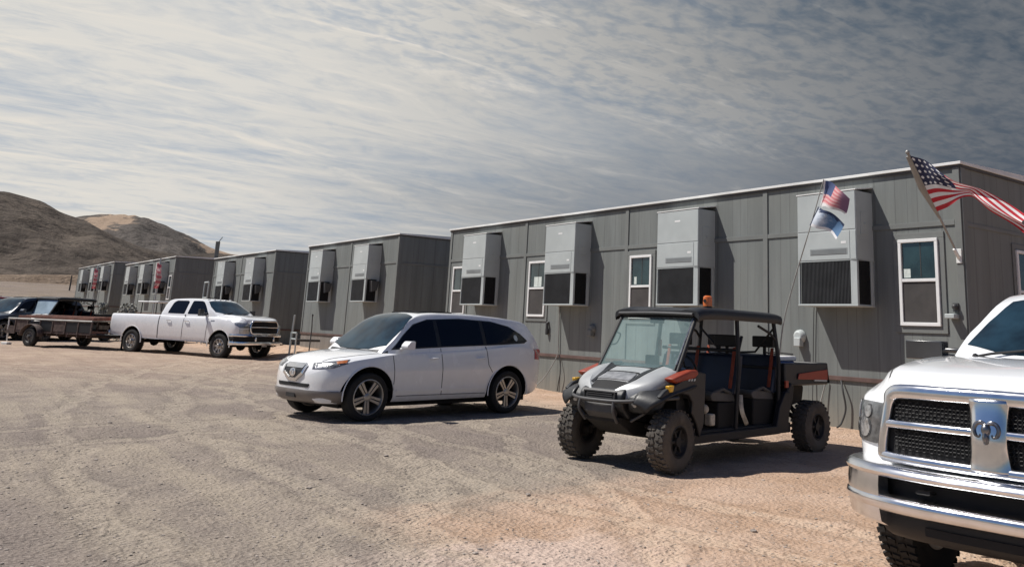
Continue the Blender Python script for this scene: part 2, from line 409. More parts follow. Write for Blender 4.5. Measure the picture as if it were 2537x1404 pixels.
# ------------------------------------------------------------------ ground
D=12.632
def sstep(a,b,x):
    t=min(1,max(0,(x-a)/(b-a))); return t*t*(3-2*t)
def gh(x,y):
    z=.00026*max(0,min(y,100)-25)**2
    if y>100: z+=.039*(min(y,330)-100)
    z+=.34*sstep(10.5,12.4,x)*sstep(19,33,y)*(1-sstep(36,46,y))
    return z
def gd(x,y):
    z=gh(x,y)
    if y<60 and -25<x<13:
        f=1-sstep(12.2,12.6,x)*.6
        z+=f*(.030*(noise.noise(Vector((x*.35,y*.22,0)))) + .022*noise.noise(Vector((x*1.1,y*.8,3))) + .016*noise.noise(Vector((x*2.6,y*2.0,5)))+.009*noise.noise(Vector((x*7,y*6,9))))
        z+=.05*sstep(11.4,12.5,x)*(.4+noise.noise(Vector((x*.9,y*.9,7))))
        for q in (2.2,4.1):    # worn wheel ruts of vehicles driving past
            dx=x-q-.03*(y-8)-.35*sin(y*.11); z-=.022*math.exp(-(dx/.22)**2)
    return z
xs=[-1200,-700,-400,-250,-150,-100,-60,-40,-25,-15,-9,-6,-4]; x=-3
while x<12.9: xs.append(x); x+=.12
xs+=[13.2,14,16,20,28,40,60,90,130,200,320,500,800,1300]
ys=[-900,-400,-200,-100,-50,-25,-12,-6,-3,-1,.5,1.5]; y=2
while y<15: ys.append(y); y+=.11
while y<30: ys.append(y); y+=.2
while y<60: ys.append(y); y+=.7
ys+=[62,66,70,75,80,85,90,95,100,110,125,150,175,200,230,260,300,330,400,500,650,900,1300,1900]
g=G(); ny=len(ys)
g.add([(a,b,gd(a,b)) for a in xs for b in ys],[(i*ny+j,(i+1)*ny+j,(i+1)*ny+j+1,i*ny+j+1) for i in range(len(xs)-1) for j in range(ny-1)])
m=bpy.data.materials.new('dirt_lot'); nt=nodes(m)
out=N(nt,'ShaderNodeOutputMaterial'); b=N(nt,'ShaderNodeBsdfPrincipled'); Lk(nt,b.outputs[0],out.inputs[0])
tc=N(nt,'ShaderNodeTexCoord'); v=tc.outputs['Object']; s=N(nt,'ShaderNodeSeparateXYZ'); Lk(nt,v,s.inputs[0])
n_b=noise_(nt,v,.22,6,.6,.3); n_m=noise_(nt,v,1.1,7,.65,.4); n_f=noise_(nt,v,9,6,.7); n_g=noise_(nt,v,42,5,.75)
trk=noise_(nt,mapping(nt,v,(1.6,.16,1),rot=(0,0,rad(8))),1.0,7,.62,.6)      # drag marks along the driving direction
vor=N(nt,'ShaderNodeTexVoronoi'); vor.inputs['Scale'].default_value=26; Lk(nt,v,vor.inputs['Vector'])
vor2=N(nt,'ShaderNodeTexVoronoi'); vor2.inputs['Scale'].default_value=75; Lk(nt,v,vor2.inputs['Vector'])
c=mixc(nt,ramp(nt,n_m,.3,.7),(.235,.198,.170),(.325,.272,.222))
c=mixc(nt,math_(nt,'MULTIPLY',ramp(nt,trk,.42,.60),.75),c,(.37,.312,.245))
far=ramp(nt,s.outputs[1],75,110); c=mixc(nt,math_(nt,'MULTIPLY',far,.92),c,mixc(nt,ramp(nt,noise_(nt,mapping(nt,v,(.05,.12,1)),2,6,.7),.4,.6),(.13,.10,.075),(.25,.195,.145)))
c=mixc(nt,math_(nt,'MULTIPLY',ramp(nt,n_b,.44,.56),.62),c,(.185,.152,.138))
# orange fill: banked along the buildings and in the turning area beside the camera
def lin(a,b_): return math_(nt,'ADD',a,b_)
f1=ramp(nt,lin(s.outputs[0],math_(nt,'MULTIPLY',n_m,2.2)),9.6,12.6)
f2=ramp(nt,lin(lin(math_(nt,'MULTIPLY',s.outputs[1],-1),math_(nt,'MULTIPLY',s.outputs[0],.15)),math_(nt,'MULTIPLY',n_m,2.4)),-5.6,-4.2)
f2=math_(nt,'MULTIPLY',f2,ramp(nt,s.outputs[0],2.6,3.8))
f3=math_(nt,'MULTIPLY',math_(nt,'MULTIPLY',ramp(nt,s.outputs[1],16,34),math_(nt,'SUBTRACT',1,ramp(nt,s.outputs[1],70,110))),.5)
of=math_(nt,'MULTIPLY',math_(nt,'MAXIMUM',math_(nt,'MAXIMUM',f1,f2),f3),math_(nt,'SUBTRACT',1,ramp(nt,s.outputs[1],75,110)))
c=mixc(nt,math_(nt,'MULTIPLY',of,.95),c,mixc(nt,ramp(nt,n_m,.35,.65),(.45,.30,.205),(.54,.385,.285)))
# pale crust
pk=math_(nt,'MULTIPLY',ramp(nt,lin(math_(nt,'MULTIPLY',s.outputs[1],-1),math_(nt,'MULTIPLY',n_m,2.2)),-4.85,-4.1),math_(nt,'SUBTRACT',1,ramp(nt,s.outputs[0],3.7,5.0)))
pk=math_(nt,'MULTIPLY',pk,ramp(nt,s.outputs[0],2.0,3.2))
c=mixc(nt,math_(nt,'MULTIPLY',pk,.8),c,(.60,.47,.40))
# tyre tracks: arcs pressed into the dirt by turning vehicles
n_w=noise_(nt,v,.5,3,.5); n_t=noise_(nt,v,5,4,.6); trm=None
for (cx_,cy_,r_,w_) in ((43.9,8,40.8,.20),(43.9,8,42.4,.18),(43.9,10,39.2,.16),(-14,16,21.5,.2),(-14,16,19.9,.2),(8.5,-24,36.5,.16),(8.5,-24,38.0,.16),(30,9,24.3,.18)):
    dx_=math_(nt,'SUBTRACT',s.outputs[0],cx_); dy_=math_(nt,'SUBTRACT',s.outputs[1],cy_)
    dd=math_(nt,'SQRT',math_(nt,'ADD',math_(nt,'MULTIPLY',dx_,dx_),math_(nt,'MULTIPLY',dy_,dy_)))
    dd=math_(nt,'ABSOLUTE',math_(nt,'ADD',math_(nt,'SUBTRACT',dd,r_),math_(nt,'MULTIPLY',math_(nt,'SUBTRACT',n_w,.5),1.2)))
    k_=math_(nt,'SUBTRACT',1,ramp(nt,dd,w_*.45,w_*1.0)); e_=math_(nt,'MULTIPLY',ramp(nt,dd,w_*.85,w_*1.05),math_(nt,'SUBTRACT',1,ramp(nt,dd,w_*1.15,w_*1.7)))
    trm=k_ if trm is None else math_(nt,'MAXIMUM',trm,k_); tre=e_ if k_ is trm else math_(nt,'MAXIMUM',tre,e_)
trm=math_(nt,'MULTIPLY',trm,ramp(nt,n_t,.36,.52))
c=mixc(nt,math_(nt,'MULTIPLY',math_(nt,'MULTIPLY',tre,ramp(nt,n_t,.38,.55)),.42),c,mixc(nt,of,(.15,.125,.108),(.27,.18,.12)))
c=mixc(nt,math_(nt,'MULTIPLY',trm,.62),c,mixc(nt,of,(.36,.305,.245),(.56,.42,.31)))
# gravel grains
c=mixc(nt,math_(nt,'MULTIPLY',ramp(nt,n_f,.54,.72),.45),c,(.15,.122,.104))
c=mixc(nt,math_(nt,'MULTIPLY',ramp(nt,n_g,.57,.70),.50),c,(.10,.083,.072))
c=mixc(nt,math_(nt,'MULTIPLY',math_(nt,'SUBTRACT',1,ramp(nt,n_g,.34,.48)),.5),c,(.50,.44,.38))
Lk(nt,c,b.inputs['Base Color']); b.inputs['Roughness'].default_value=.95; b.inputs['Specular IOR Level'].default_value=.15
hh=lin(lin(math_(nt,'MULTIPLY',n_f,.9),math_(nt,'MULTIPLY',n_g,.18)),lin(math_(nt,'MULTIPLY',vor.outputs[0],.35),math_(nt,'ADD',math_(nt,'MULTIPLY',trk,.9),math_(nt,'ADD',math_(nt,'MULTIPLY',n_m,2.2),math_(nt,'MULTIPLY',trm,-.35)))))
bp=N(nt,'ShaderNodeBump'); bp.inputs['Strength'].default_value=1; bp.inputs['Distance'].default_value=.05
Lk(nt,hh,bp.inputs['Height']); Lk(nt,bp.outputs[0],b.inputs['Normal'])
tag(obj('ground',g,m,smooth=60,fix=False),None,None,kind='structure')

# loose gravel near the camera
g=G()
rk=[]
for i in range(6):
    bm=bmesh.new(); bmesh.ops.create_icosphere(bm,subdivisions=1,radius=1); 
    for q in bm.verts: q.co*=random.uniform(.7,1.2)
    rk.append(([tuple(q.co) for q in bm.verts],[tuple(q.index for q in f.verts) for f in bm.faces])); bm.free()
for i in range(9000):
    yy=3.2+12*random.random()**1.7; xx=random.uniform(-.5,11)
    if random.random()<.35: xx=random.uniform(-.5,4)
    r=random.choice((.004,.005,.006,.008,.011))*random.uniform(.7,1.2)
    if random.random()<.02: r*=random.uniform(1.5,3.2)
    v_,f_=random.choice(rk); Mx=Matrix.Translation((xx,yy,gd(xx,yy)+r*.25))@Matrix.Rotation(random.uniform(0,6.28),4,'Z')@Matrix.Diagonal((r*1.4,r,r*.45,1))
    g.add(v_,f_,Mx)
tag(obj('gravel',g,mat('gravel_stone',(.36,.31,.27),.95,var=.5,vs=15),smooth=0,fix=False),None,None,kind='stuff')

# rolling terrain behind: embankment of broken rock and two hills, real solids
def ridge(name,prof,dist,foot,back,base,m,nz,step=.25,seed=0,az0=-6,az1=26,nr=46):
    pf=pch(prof); g=G(); azs=[]; a=az0
    while a<=az1: azs.append(a); a+=step
    rs=[foot+(dist-foot)*i/(nr*.6) for i in range(int(nr*.6)+1)]; rs+=[dist+(back-dist)*i/(nr*.4) for i in range(1,int(nr*.4)+1)]
    V=[]
    for a in azs:
        for r in rs:
            H=pf(a)-base(a)
            if r<=dist: k=sstep(0,1,(r-foot)/(dist-foot))**.8
            else: k=1-sstep(0,1,(r-dist)/(back-dist))
            x=r*sin(rad(a)); y=r*cos(rad(a))
            nn=(.35-1.5*abs(noise.fractal(Vector((x/60,y/60,seed)),1,2.1,6)))*nz*min(1,(r-foot)/(dist-foot)*2 if r<dist else 1)*(.25+.75*abs(1-k))
            V.append((x,y,base(a)+H*k+nn))
    n=len(rs)
    g.add(V,[(i*n+j,(i+1)*n+j,(i+1)*n+j+1,i*n+j+1) for i in range(len(azs)-1) for j in range(n-1)])
    return tag(obj(name,g,m,smooth=70,fix=False),None,None,kind='structure')
def hill_mat(name,lo,hi,tan,tanexpr=None,sc=.02):
    m=bpy.data.materials.new(name); nt=nodes(m)
    out=N(nt,'ShaderNodeOutputMaterial'); b=N(nt,'ShaderNodeBsdfPrincipled'); Lk(nt,b.outputs[0],out.inputs[0])
    tc=N(nt,'ShaderNodeTexCoord'); v=tc.outputs['Object']; s=N(nt,'ShaderNodeSeparateXYZ'); Lk(nt,v,s.inputs[0])
    n1=noise_(nt,v,sc,8,.62,.4); n2=noise_(nt,v,sc*9,7,.7); n3=noise_(nt,mapping(nt,v,(1,1,2.5)),sc*2.6,6,.6,.6)
    c=mixc(nt,ramp(nt,n1,.35,.65),lo,hi)
    c=mixc(nt,math_(nt,'MULTIPLY',ramp(nt,n2,.46,.62),.65),c,tuple(x*.5 for x in lo))
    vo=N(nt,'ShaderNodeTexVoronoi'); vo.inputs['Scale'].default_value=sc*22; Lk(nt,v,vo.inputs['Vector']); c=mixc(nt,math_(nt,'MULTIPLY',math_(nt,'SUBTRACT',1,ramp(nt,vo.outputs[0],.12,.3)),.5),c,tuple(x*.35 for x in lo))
    if tanexpr: c=mixc(nt,tanexpr(nt,s,n3,n2),c,tan)
    else: c=mixc(nt,math_(nt,'MULTIPLY',ramp(nt,n3,.55,.7),.35),c,tan)
    Lk(nt,c,b.inputs['Base Color']); b.inputs['Roughness'].default_value=1; b.inputs['Specular IOR Level'].default_value=.05
    bp=N(nt,'ShaderNodeBump'); bp.inputs['Strength'].default_value=.9; bp.inputs['Distance'].default_value=2.5
    Lk(nt,math_(nt,'ADD',n2,n3),bp.inputs['Height']); Lk(nt,bp.outputs[0],b.inputs['Normal'])
    return m
gb=lambda a: gh(0,280)-1
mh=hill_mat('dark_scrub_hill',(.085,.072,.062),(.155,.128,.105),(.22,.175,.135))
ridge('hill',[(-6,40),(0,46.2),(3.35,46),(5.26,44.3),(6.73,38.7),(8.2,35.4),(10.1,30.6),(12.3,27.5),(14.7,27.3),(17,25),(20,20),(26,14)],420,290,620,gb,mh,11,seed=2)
def tanmask(nt,s,n3,n2):
    # tan landslip scars on the far hill
    ang=math_(nt,'ARCTAN2',s.outputs[0],s.outputs[1])
    wob=math_(nt,'MULTIPLY',math_(nt,'SUBTRACT',n3,.5),.085)
    zz=math_(nt,'MULTIPLY',s.outputs[2],-.0016)
    a1=math_(nt,'ADD',math_(nt,'ADD',ang,wob),math_(nt,'ADD',zz,.075))
    w1=math_(nt,'MULTIPLY',ramp(nt,a1,.118,.124),math_(nt,'SUBTRACT',1,ramp(nt,a1,.152,.160)))
    w2=ramp(nt,math_(nt,'ADD',math_(nt,'ADD',ang,wob),math_(nt,'MULTIPLY',s.outputs[2],.0008)),.268,.276)
    return math_(nt,'MULTIPLY',math_(nt,'MAXIMUM',w1,w2),ramp(nt,n2,.25,.45))
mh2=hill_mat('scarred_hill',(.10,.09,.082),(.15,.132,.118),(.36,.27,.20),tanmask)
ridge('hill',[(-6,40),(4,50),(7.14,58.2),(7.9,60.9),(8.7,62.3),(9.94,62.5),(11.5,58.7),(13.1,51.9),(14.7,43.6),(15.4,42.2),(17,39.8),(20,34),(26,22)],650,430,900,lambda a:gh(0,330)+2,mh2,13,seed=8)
me_=hill_mat('broken_rock_bank',(.30,.225,.165),(.42,.325,.245),(.48,.38,.30),None,.12)
ridge('embankment',[(-6,8.7),(3.3,9.5),(8,10.7),(13,11.3),(26,12)],272,262,300,lambda a:gh(0,265)-.3,me_,1.0,step=.2,seed=5,nr=20)

# ------------------------------------------------------------------ modular buildings
def window(b,y0,y1,z0,z1,x=D,face='x',mid=None,sticker=None):
    """white vinyl sash window let in the wall plane x (facing -X) or y (facing -Y)"""
    mid=mid or (z0+z1)/2; w=.055
    def T(u0,u1,a0,a1,c0,c1):  # u along wall, a depth outwards
        return (x-a1,x-a0,u0,u1,c0,c1) if face=='x' else (u0,u1,x-a1,x-a0,c0,c1)
    g=G()
    for q in ((y0,y1,.0,.05,z0,z0+w),(y0,y1,.0,.05,z1-w,z1),(y0,y0+w,.0,.048,z0+w,z1-w),(y1-w,y1,.0,.048,z0+w,z1-w),(y0+w,y1-w,.0,.044,mid-w*.45,mid+w*.45)): g.box(*T(*q))
    o=obj('window',g,M['wallwhite'],b,smooth=0,bevel=.006)
    g=G(); g.box(*T(y0+w,y1-w,.001,.016,mid+w*.4,z1-w)); obj('pane',g,M['pane'],o,smooth=0,label='upper pane with curtain behind')
    g=G(); g.box(*T(y0+w,y1-w,.001,.026,z0+w,mid-w*.4)); obj('screen',g,M['screen'],o,smooth=0,label='lower sash behind insect screen')
    g=G(); g.box(*T(y0+(y1-y0)*.45-.006,y0+(y1-y0)*.45+.006,.018,.02,mid+w,z1-w)); obj('curtain_fold',g,M['screen'],o,smooth=0)
    t=.10; g=G()
    for q in ((y0-t,y1+t,.0,.022,z1+.005,z1+t),(y0-t,y1+t,.0,.022,z0-t*1.1,z0-.005),(y0-t,y0-.005,.0,.02,z0-.005,z1+.005),(y1+.005,y1+t,.0,.02,z0-.005,z1+.005)): g.box(*T(*q))
    obj('casing',g,M['trim'],o,smooth=0,bevel=.004)
    if sticker:
        u,z,su,sz=sticker; g=G(); g.box(*T(y0+u,y0+u+su,.017,.019,z,z+sz)); obj('sticker',g,M['paper'],o,smooth=0)
    return o
def air_conditioner(b,y,dz=0,open_louvre=True,hood=False):
    """y = right hand (camera side) wall edge"""
    W=1.21; dp=.48; x1=D; x0=D-dp; z0=2.05+dz; zs=2.77+dz; zt=3.93+dz; y0=y; y1=y+W
    g=G(); g.box(x0,x1,y0,y1,zs,zt)
    for q in ((x0,x0+.05,y0,y0+.13,z0,zs),(x0,x0+.04,y1-.035,y1,z0,zs),(x1-.09,x1,y0,y0+.05,z0,zs),(x1-.05,x1,y1-.05,y1,z0,zs)): g.box(*q)
    g.box(x0-.004,x1,y0-.004,y1+.004,z0-.035,z0)
    o=obj('air_conditioner',g,M['ac'],b,smooth=0,bevel=.008)
    g=G(); g.prism([(x0-.012,zt+.004),(x1,zt+.085),(x1,zt+.105),(x0-.012,zt+.024)],'y',y0-.015,y1+.015); obj('rain_cap',g,M['rooftrim'],o,smooth=0,bevel=.003)
    g=G()
    g.box(x0-.006,x0,y0+.01,y1-.01,3.285+dz,zt-.01); g.box(x0-.006,x0,y0+.13,y1-.01,zs+.02,3.262+dz); g.box(x0-.006,x0,y0+.01,y0+.115,zs+.02,3.262+dz)
    obj('front_panel',g,M['ac'],o,smooth=0,bevel=.003)
    g=G()
    for k in range(5): g.box(x0-.014,x0-.005,y0+.20,y0+.92,2.885+dz+k*.018,2.893+dz+k*.018)
    g.box(x0-.010,x0-.006,y0+.18,y0+.94,2.875+dz,2.98+dz); obj('vent_slot',g,M['acside'],o,smooth=0)
    g=G(); g.box(x0+.03,x1-.1,y0+.13,y1-.05,z0,zs-.005)
    k=0; yy=y0+.15
    while yy<y1-.06: g.box(x0+.006,x0+.03,yy,yy+.012,z0,zs-.008); yy+=.028
    obj('louvre',g,M['acdark'],o,smooth=0)
    g=G(); g.box(x0+.07,x1-.11,y0+.012,y0+.03,z0,zs-.004)
    zz=z0+.02
    while zz<zs-.03: g.box(x0+.07,x1-.11,y0+.004,y0+.012,zz,zz+.01); zz+=.03
    obj('side_louvre',g,M['void'],o,smooth=0)
    g=G(); g.box(x0+.12,x0+.33,y0-.012,y0,3.2+dz,3.58+dz); g.box(x0+.20,x0+.26,y0-.03,y0-.012,3.36+dz,3.40+dz)
    obj('disconnect_panel',g,M['ac'],o,smooth=0,bevel=.004)
    g=G(); g.box(x0-.008,x0-.006,y0+.52,y0+.68,3.70+dz,3.735+dz); obj('maker_plate',g,M['wallwhite'],o,smooth=0)
    g=G(); g.box(x0-.008,x0-.006,y0+.20,y0+.30,3.05+dz,3.09+dz); obj('warning_label',g,M['wallwhite'],o,smooth=0)
    if hood:
        g=G(); g.prism([(x0+.12,zs-.05),(x0+.40,zs-.05),(x0+.34,z0+.36),(x0+.16,z0+.3)],'y',y0-.20,y0-.002); obj('exhaust_hood',g,M['darktrim'],o,smooth=0,bevel=.01)
    return o
def building(label,ya,yb,dz,seams,acs,skirt='skirt',hoods=False,depth=15.0,height=4.19,zb=-.3):
    b=thing('modular_building',label,'building',(0,0,0),0,'grey modular buildings in a row')
    g=G(); g.box(D,D+depth,ya,yb,.86+dz,height+dz); obj('wall',g,M['wall'],b,smooth=0)
    g=G(); g.box(D+.012,D+depth-.01,ya+.012,yb-.012,zb,.80+dz); obj('skirting',g,M[skirt],b,smooth=0)
    g=G(); g.box(D-.02,D+depth,ya-.02,yb+.02,.80+dz,.872+dz); obj('base_band',g,M['brown'],b,smooth=0,bevel=.004)
    for y in [ya+.06]+seams+[yb-.06]:
        g=G(); g.box(D-.022,D,y-.055,y+.055,.875+dz,height+dz); obj('batten',g,M['trim'],b,smooth=0,bevel=.003)
    g=G(); g.box(D,D+.12,ya-.022,ya,.875+dz,height+dz); obj('corner_board',g,M['trim'],b,smooth=0,bevel=.003)
    g=G(); g.box(D+.12,D+depth,ya-.018,ya,3.27+dz,3.33+dz); obj('end_rail',g,M['trim'],b,smooth=0,bevel=.003)
    sp=[ya+.12]+sorted(sum([[s_-.055,s_+.055] for s_ in seams],[]))+[yb-.12]
    for i in range(0,len(sp)-1,2):
        g=G(); g.box(D-.019,D,sp[i],sp[i+1],3.29+dz,3.37+dz); obj('mid_rail',g,M['trim'],b,smooth=0,bevel=.003)
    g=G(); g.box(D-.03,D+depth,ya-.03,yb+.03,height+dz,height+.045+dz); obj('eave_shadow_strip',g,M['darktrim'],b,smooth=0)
    g=G(); g.box(D-.06,D+depth+.05,ya-.05,yb+.05,height+.045+dz,height+.09+dz)
    g.prism([(D-.05,height+.09+dz),(D+depth+.04,height+.09+dz),(D+depth*.5,height+.3+dz)],'y',ya-.04,yb+.04)
    obj('roof',g,M['rooftrim'],b,smooth=0,bevel=.004)
    for y in acs: air_conditioner(b,y,dz,hood=hoods)
    return b
b1=building('nearest grey modular building, with four air conditioners and white windows',6.83,23.03,0,[10.775,14.845,18.955],[8.43,12.10,16.17,20.20])
window(b1,7.245,7.945,1.73,3.105,mid=2.445,sticker=(.50,2.49,.12,.14))
window(b1,13.965,14.69,1.75,3.13,mid=2.45,sticker=(.5,2.50,.08,.16))
window(b1,17.94,18.71,1.75,3.15,mid=2.46,sticker=(.20,2.50,.33,.25))
window(b1,21.93,22.70,1.75,3.14,mid=2.44)
window(b1,14.25,15.15,1.75,3.03,x=6.83,face='y',mid=2.35)
def vent(b,y,z,r=.1,m='ac'):
    g=G(); g.tube([(D,y,z),(D-.06,y,z),(D-.10,y,z)],[r*1.15,r*1.05,r*.7],14,ref=(0,0,1)); g.box(D-.13,D-.02,y-.08,y+.06,z-.17,z-.02); return obj('dryer_vent',g,M[m],b,smooth=40,bevel=.01)
vent(b1,9.98,1.50,.11); vent(b1,15.98,1.50,.10,'trim')
g=G(); g.tube([(D,17.76,1.62),(D-.05,17.76,1.6),(D-.05,17.76,1.32)],.035,8); g.box(D-.07,D,17.72,17.80,1.35,1.46); obj('hose_tap',g,M['greyplastic'],b1,smooth=30)
g=G(); g.cbox((D-.02,6.99,2.02),(.05,.09,.13)); g.ball((D-.07,6.99,2.03),.045); lf=obj('wall_lamp',g,M['greyplastic'],b1)
g=G(); g.cbox((D-.09,7.03,1.885),(.16,.16,.07)); obj('lamp_head',g,M['ac'],lf,bevel=.01)
def cable(b,pts,r,mm,name): 
    g=G(); g.tube(catmull(pts,6),r,6); return obj(name,g,M[mm],b)
cable(b1,[(D-.03,9.63,2.02),(D-.03,9.66,1.95),(D-.03,9.70,.9),(D-.05,9.72,.05)],.008,'cable','drain_cable')
cable(b1,[(D-.03,17.30,2.03),(D-.04,17.27,1.2),(D-.05,17.27,.85),(D-.25,17.5,.3),(D-.45,17.75,.03)],.014,'hose','drain_hose')
cable(b1,[(D-.03,17.22,.85),(D-.06,17.10,.5),(D-.06,17.16,.2),(D-.05,17.2,.02)],.012,'cable','drain_cable')
cable(b1,[(D-.03,9.12,.80),(D-.08,9.05,.62),(D-.06,9.02,.35),(D-.1,9.08,.12),(D-.2,9.1,.05)],.016,'cable','drain_cable')
cable(b1,[(D-.03,9.42,.80),(D-.06,9.50,.5),(D-.10,9.58,.2)],.012,'hose','drain_hose')
b2=building('grey modular building seen just left of the nearest one, above the sport utility car',26.5,34.75,.10,[30.45],[27.85,32.0],'skirt2',True)
b3=building('grey modular building with its dark end wall behind the grille of the crew cab pickup',38.75,48.35,.14,[43.6],[40.15,44.7],'skirt',True)
b4=building('grey modular building whose dark end wall rises above the crew cab pickup',56.9,71.9,.62,[61.4,66.2],[58.55,63.1,67.7],'skirt',True)
window(b4,57.25,57.95,2.3,3.75)
b5=building('farthest grey modular building in the row, behind the trailer',76.6,93.9,1.02,[81.5,86.4],[77.9,82.6,87.9],'skirt',True)
# ------------------------------------------------------------------ wheels
def wheel(parent,x,y,z,R,wd,rr,side,style='five',steer=0,tm='tyre',rm='alloy',knob=False,label=None):
    """axle along local y, outer face towards +y*side"""
    base=Matrix.Translation((x,y,z))@Matrix.Rotation(steer,4,'Z')@(Matrix.Rotation(pi,4,'Z') if side<0 else Matrix.Identity(4))
    h=wd/2
    g=G(); g.lathe([(.0,-h*.5),(rr*.62,-h*.5),(rr*.62,-h*.1),(.0,-h*.1)],28,base); g.lathe([(0,-h*1.2),(.05,-h*1.2),(.05,-h*.5),(0,-h*.5)],12,base)
    hub=obj('wheel',g,M['dirt'],parent,label=label)
    sh=rr+.012; tr=R
    prof=[(rr,-h*.80),(rr+.02,-h*.92),((rr+R)/2,-h*1.0),(R-.035,-h*.97),(R-.006,-h*.80),(R,-h*.5),(R,h*.5),(R-.006,h*.80),(R-.035,h*.97),((rr+R)/2,h*1.0),(rr+.02,h*.92),(rr,h*.80)]
    g=G(); g.lathe(prof,48,base)
    if knob:
        nb=28 if knob==1 else 44
        hb=.007 if knob==1 else .005
        for k in range(nb):
            a=2*pi*k/nb
            Mk=base@Matrix.Rotation(-a,4,'Y')
            ww=2*pi*R/nb
            for j,(cy,sy) in enumerate(((-.72,.40),(-.27,.36),(.24,.36),(.70,.42))):
                off=(.25 if j%2 else -.2)*ww
                g.cbox((R+hb*.4,cy*h,off),(hb*1.6+.01,sy*h,ww*.56),Mk@Matrix.Rotation(.25 if j%2 else -.25,4,'X'))
    else:
        for yy in (-.45,-.15,.15,.45): pass
    obj('tyre',g,M[tm],hub,smooth=40)
    g=G()
    g.lathe([(rr-.012,-h*.85),(rr+.006,-h*.85),(rr+.006,h*.70),(rr+.014,h*.88),(rr-.004,h*.92),(rr-.02,h*.66),(rr-.03,h*.2),(rr-.03,-h*.8)],40,base)
    if style=='five':
        g2=h*.62
        for k in range(5):
            Mk=base@Matrix.Rotation(2*pi*k/5+.3,4,'Y')
            for sgn in (-1,1):
                g.add([(.03,g2-.05,sgn*.004),(.03,g2,sgn*.004),(rr-.018,h*.72,sgn*.008),(rr-.018,h*.42,sgn*.008),(.03,g2-.05,sgn*.036),(.03,g2,sgn*.036),(rr-.018,h*.72,sgn*.055),(rr-.018,h*.42,sgn*.055)],
                      [(0,1,2,3),(4,7,6,5),(1,5,6,2),(0,3,7,4),(2,6,7,3),(0,4,5,1)],Mk)
        g.lathe([(0,g2-.05),(.062,g2-.05),(.062,g2+.003),(.045,g2+.012),(0,g2+.012)],20,base)
    elif style=='truck':
        g2=h*.42
        for k in range(8):
            Mk=base@Matrix.Rotation(2*pi*k/8,4,'Y')
            g.add([(.06,g2-.03,-.04),(.06,g2+.02,-.035),(rr-.018,h*.62,-.045),(rr-.018,h*.40,-.045),(.06,g2-.03,.04),(.06,g2+.02,.035),(rr-.018,h*.62,.045),(rr-.018,h*.40,.045)],
                      [(0,1,2,3),(4,7,6,5),(1,5,6,2),(0,3,7,4),(2,6,7,3),(0,4,5,1)],Mk)
        g.lathe([(0,g2-.03),(.10,g2-.03),(.10,g2+.02),(.065,g2+.03),(.062,g2+.09),(.05,g2+.1),(0,g2+.1)],20,base)
    else:   # utv: dark dished rim
        g2=h*.35
        g.lathe([(0,g2-.02),(rr-.03,g2+.03),(rr-.03,g2+.05),(rr*.6,g2),(.06,g2+.01),(.05,g2+.06),(0,g2+.06)],24,base)
        for k in range(6):
            Mk=base@Matrix.Rotation(2*pi*k/6,4,'Y'); g.cbox((rr*.6,g2+.03,0),(rr*.55,.03,.025),Mk)
    obj('rim',g,M[rm],hub,smooth=40,bevel=.003)
    return hub

def cutters(lst,extra=()):
    c=G()
    for (x,z,r,w,sy) in lst:
        y0,y1=(w-.42,w+.3) if sy>0 else (-w-.3,-w+.42)
        n=36; v=[(x+r*cos(2*pi*k/n),y,z+r*sin(2*pi*k/n)) for y in (y0,y1) for k in range(n)]
        c.add(v,[tuple(range(n)),tuple(range(2*n-1,n-1,-1))]+[(k,k+n,(k+1)%n+n,(k+1)%n) for k in range(n)],None,1)
    for q in extra: c.box(*q[:6],None,1)
    me=mesh_of(c,'cut'); return me
def both(fn):
    for s_ in (1,-1): fn(s_)
def mir(poly,s): return [(p[0]*s,p[1]) for p in poly]

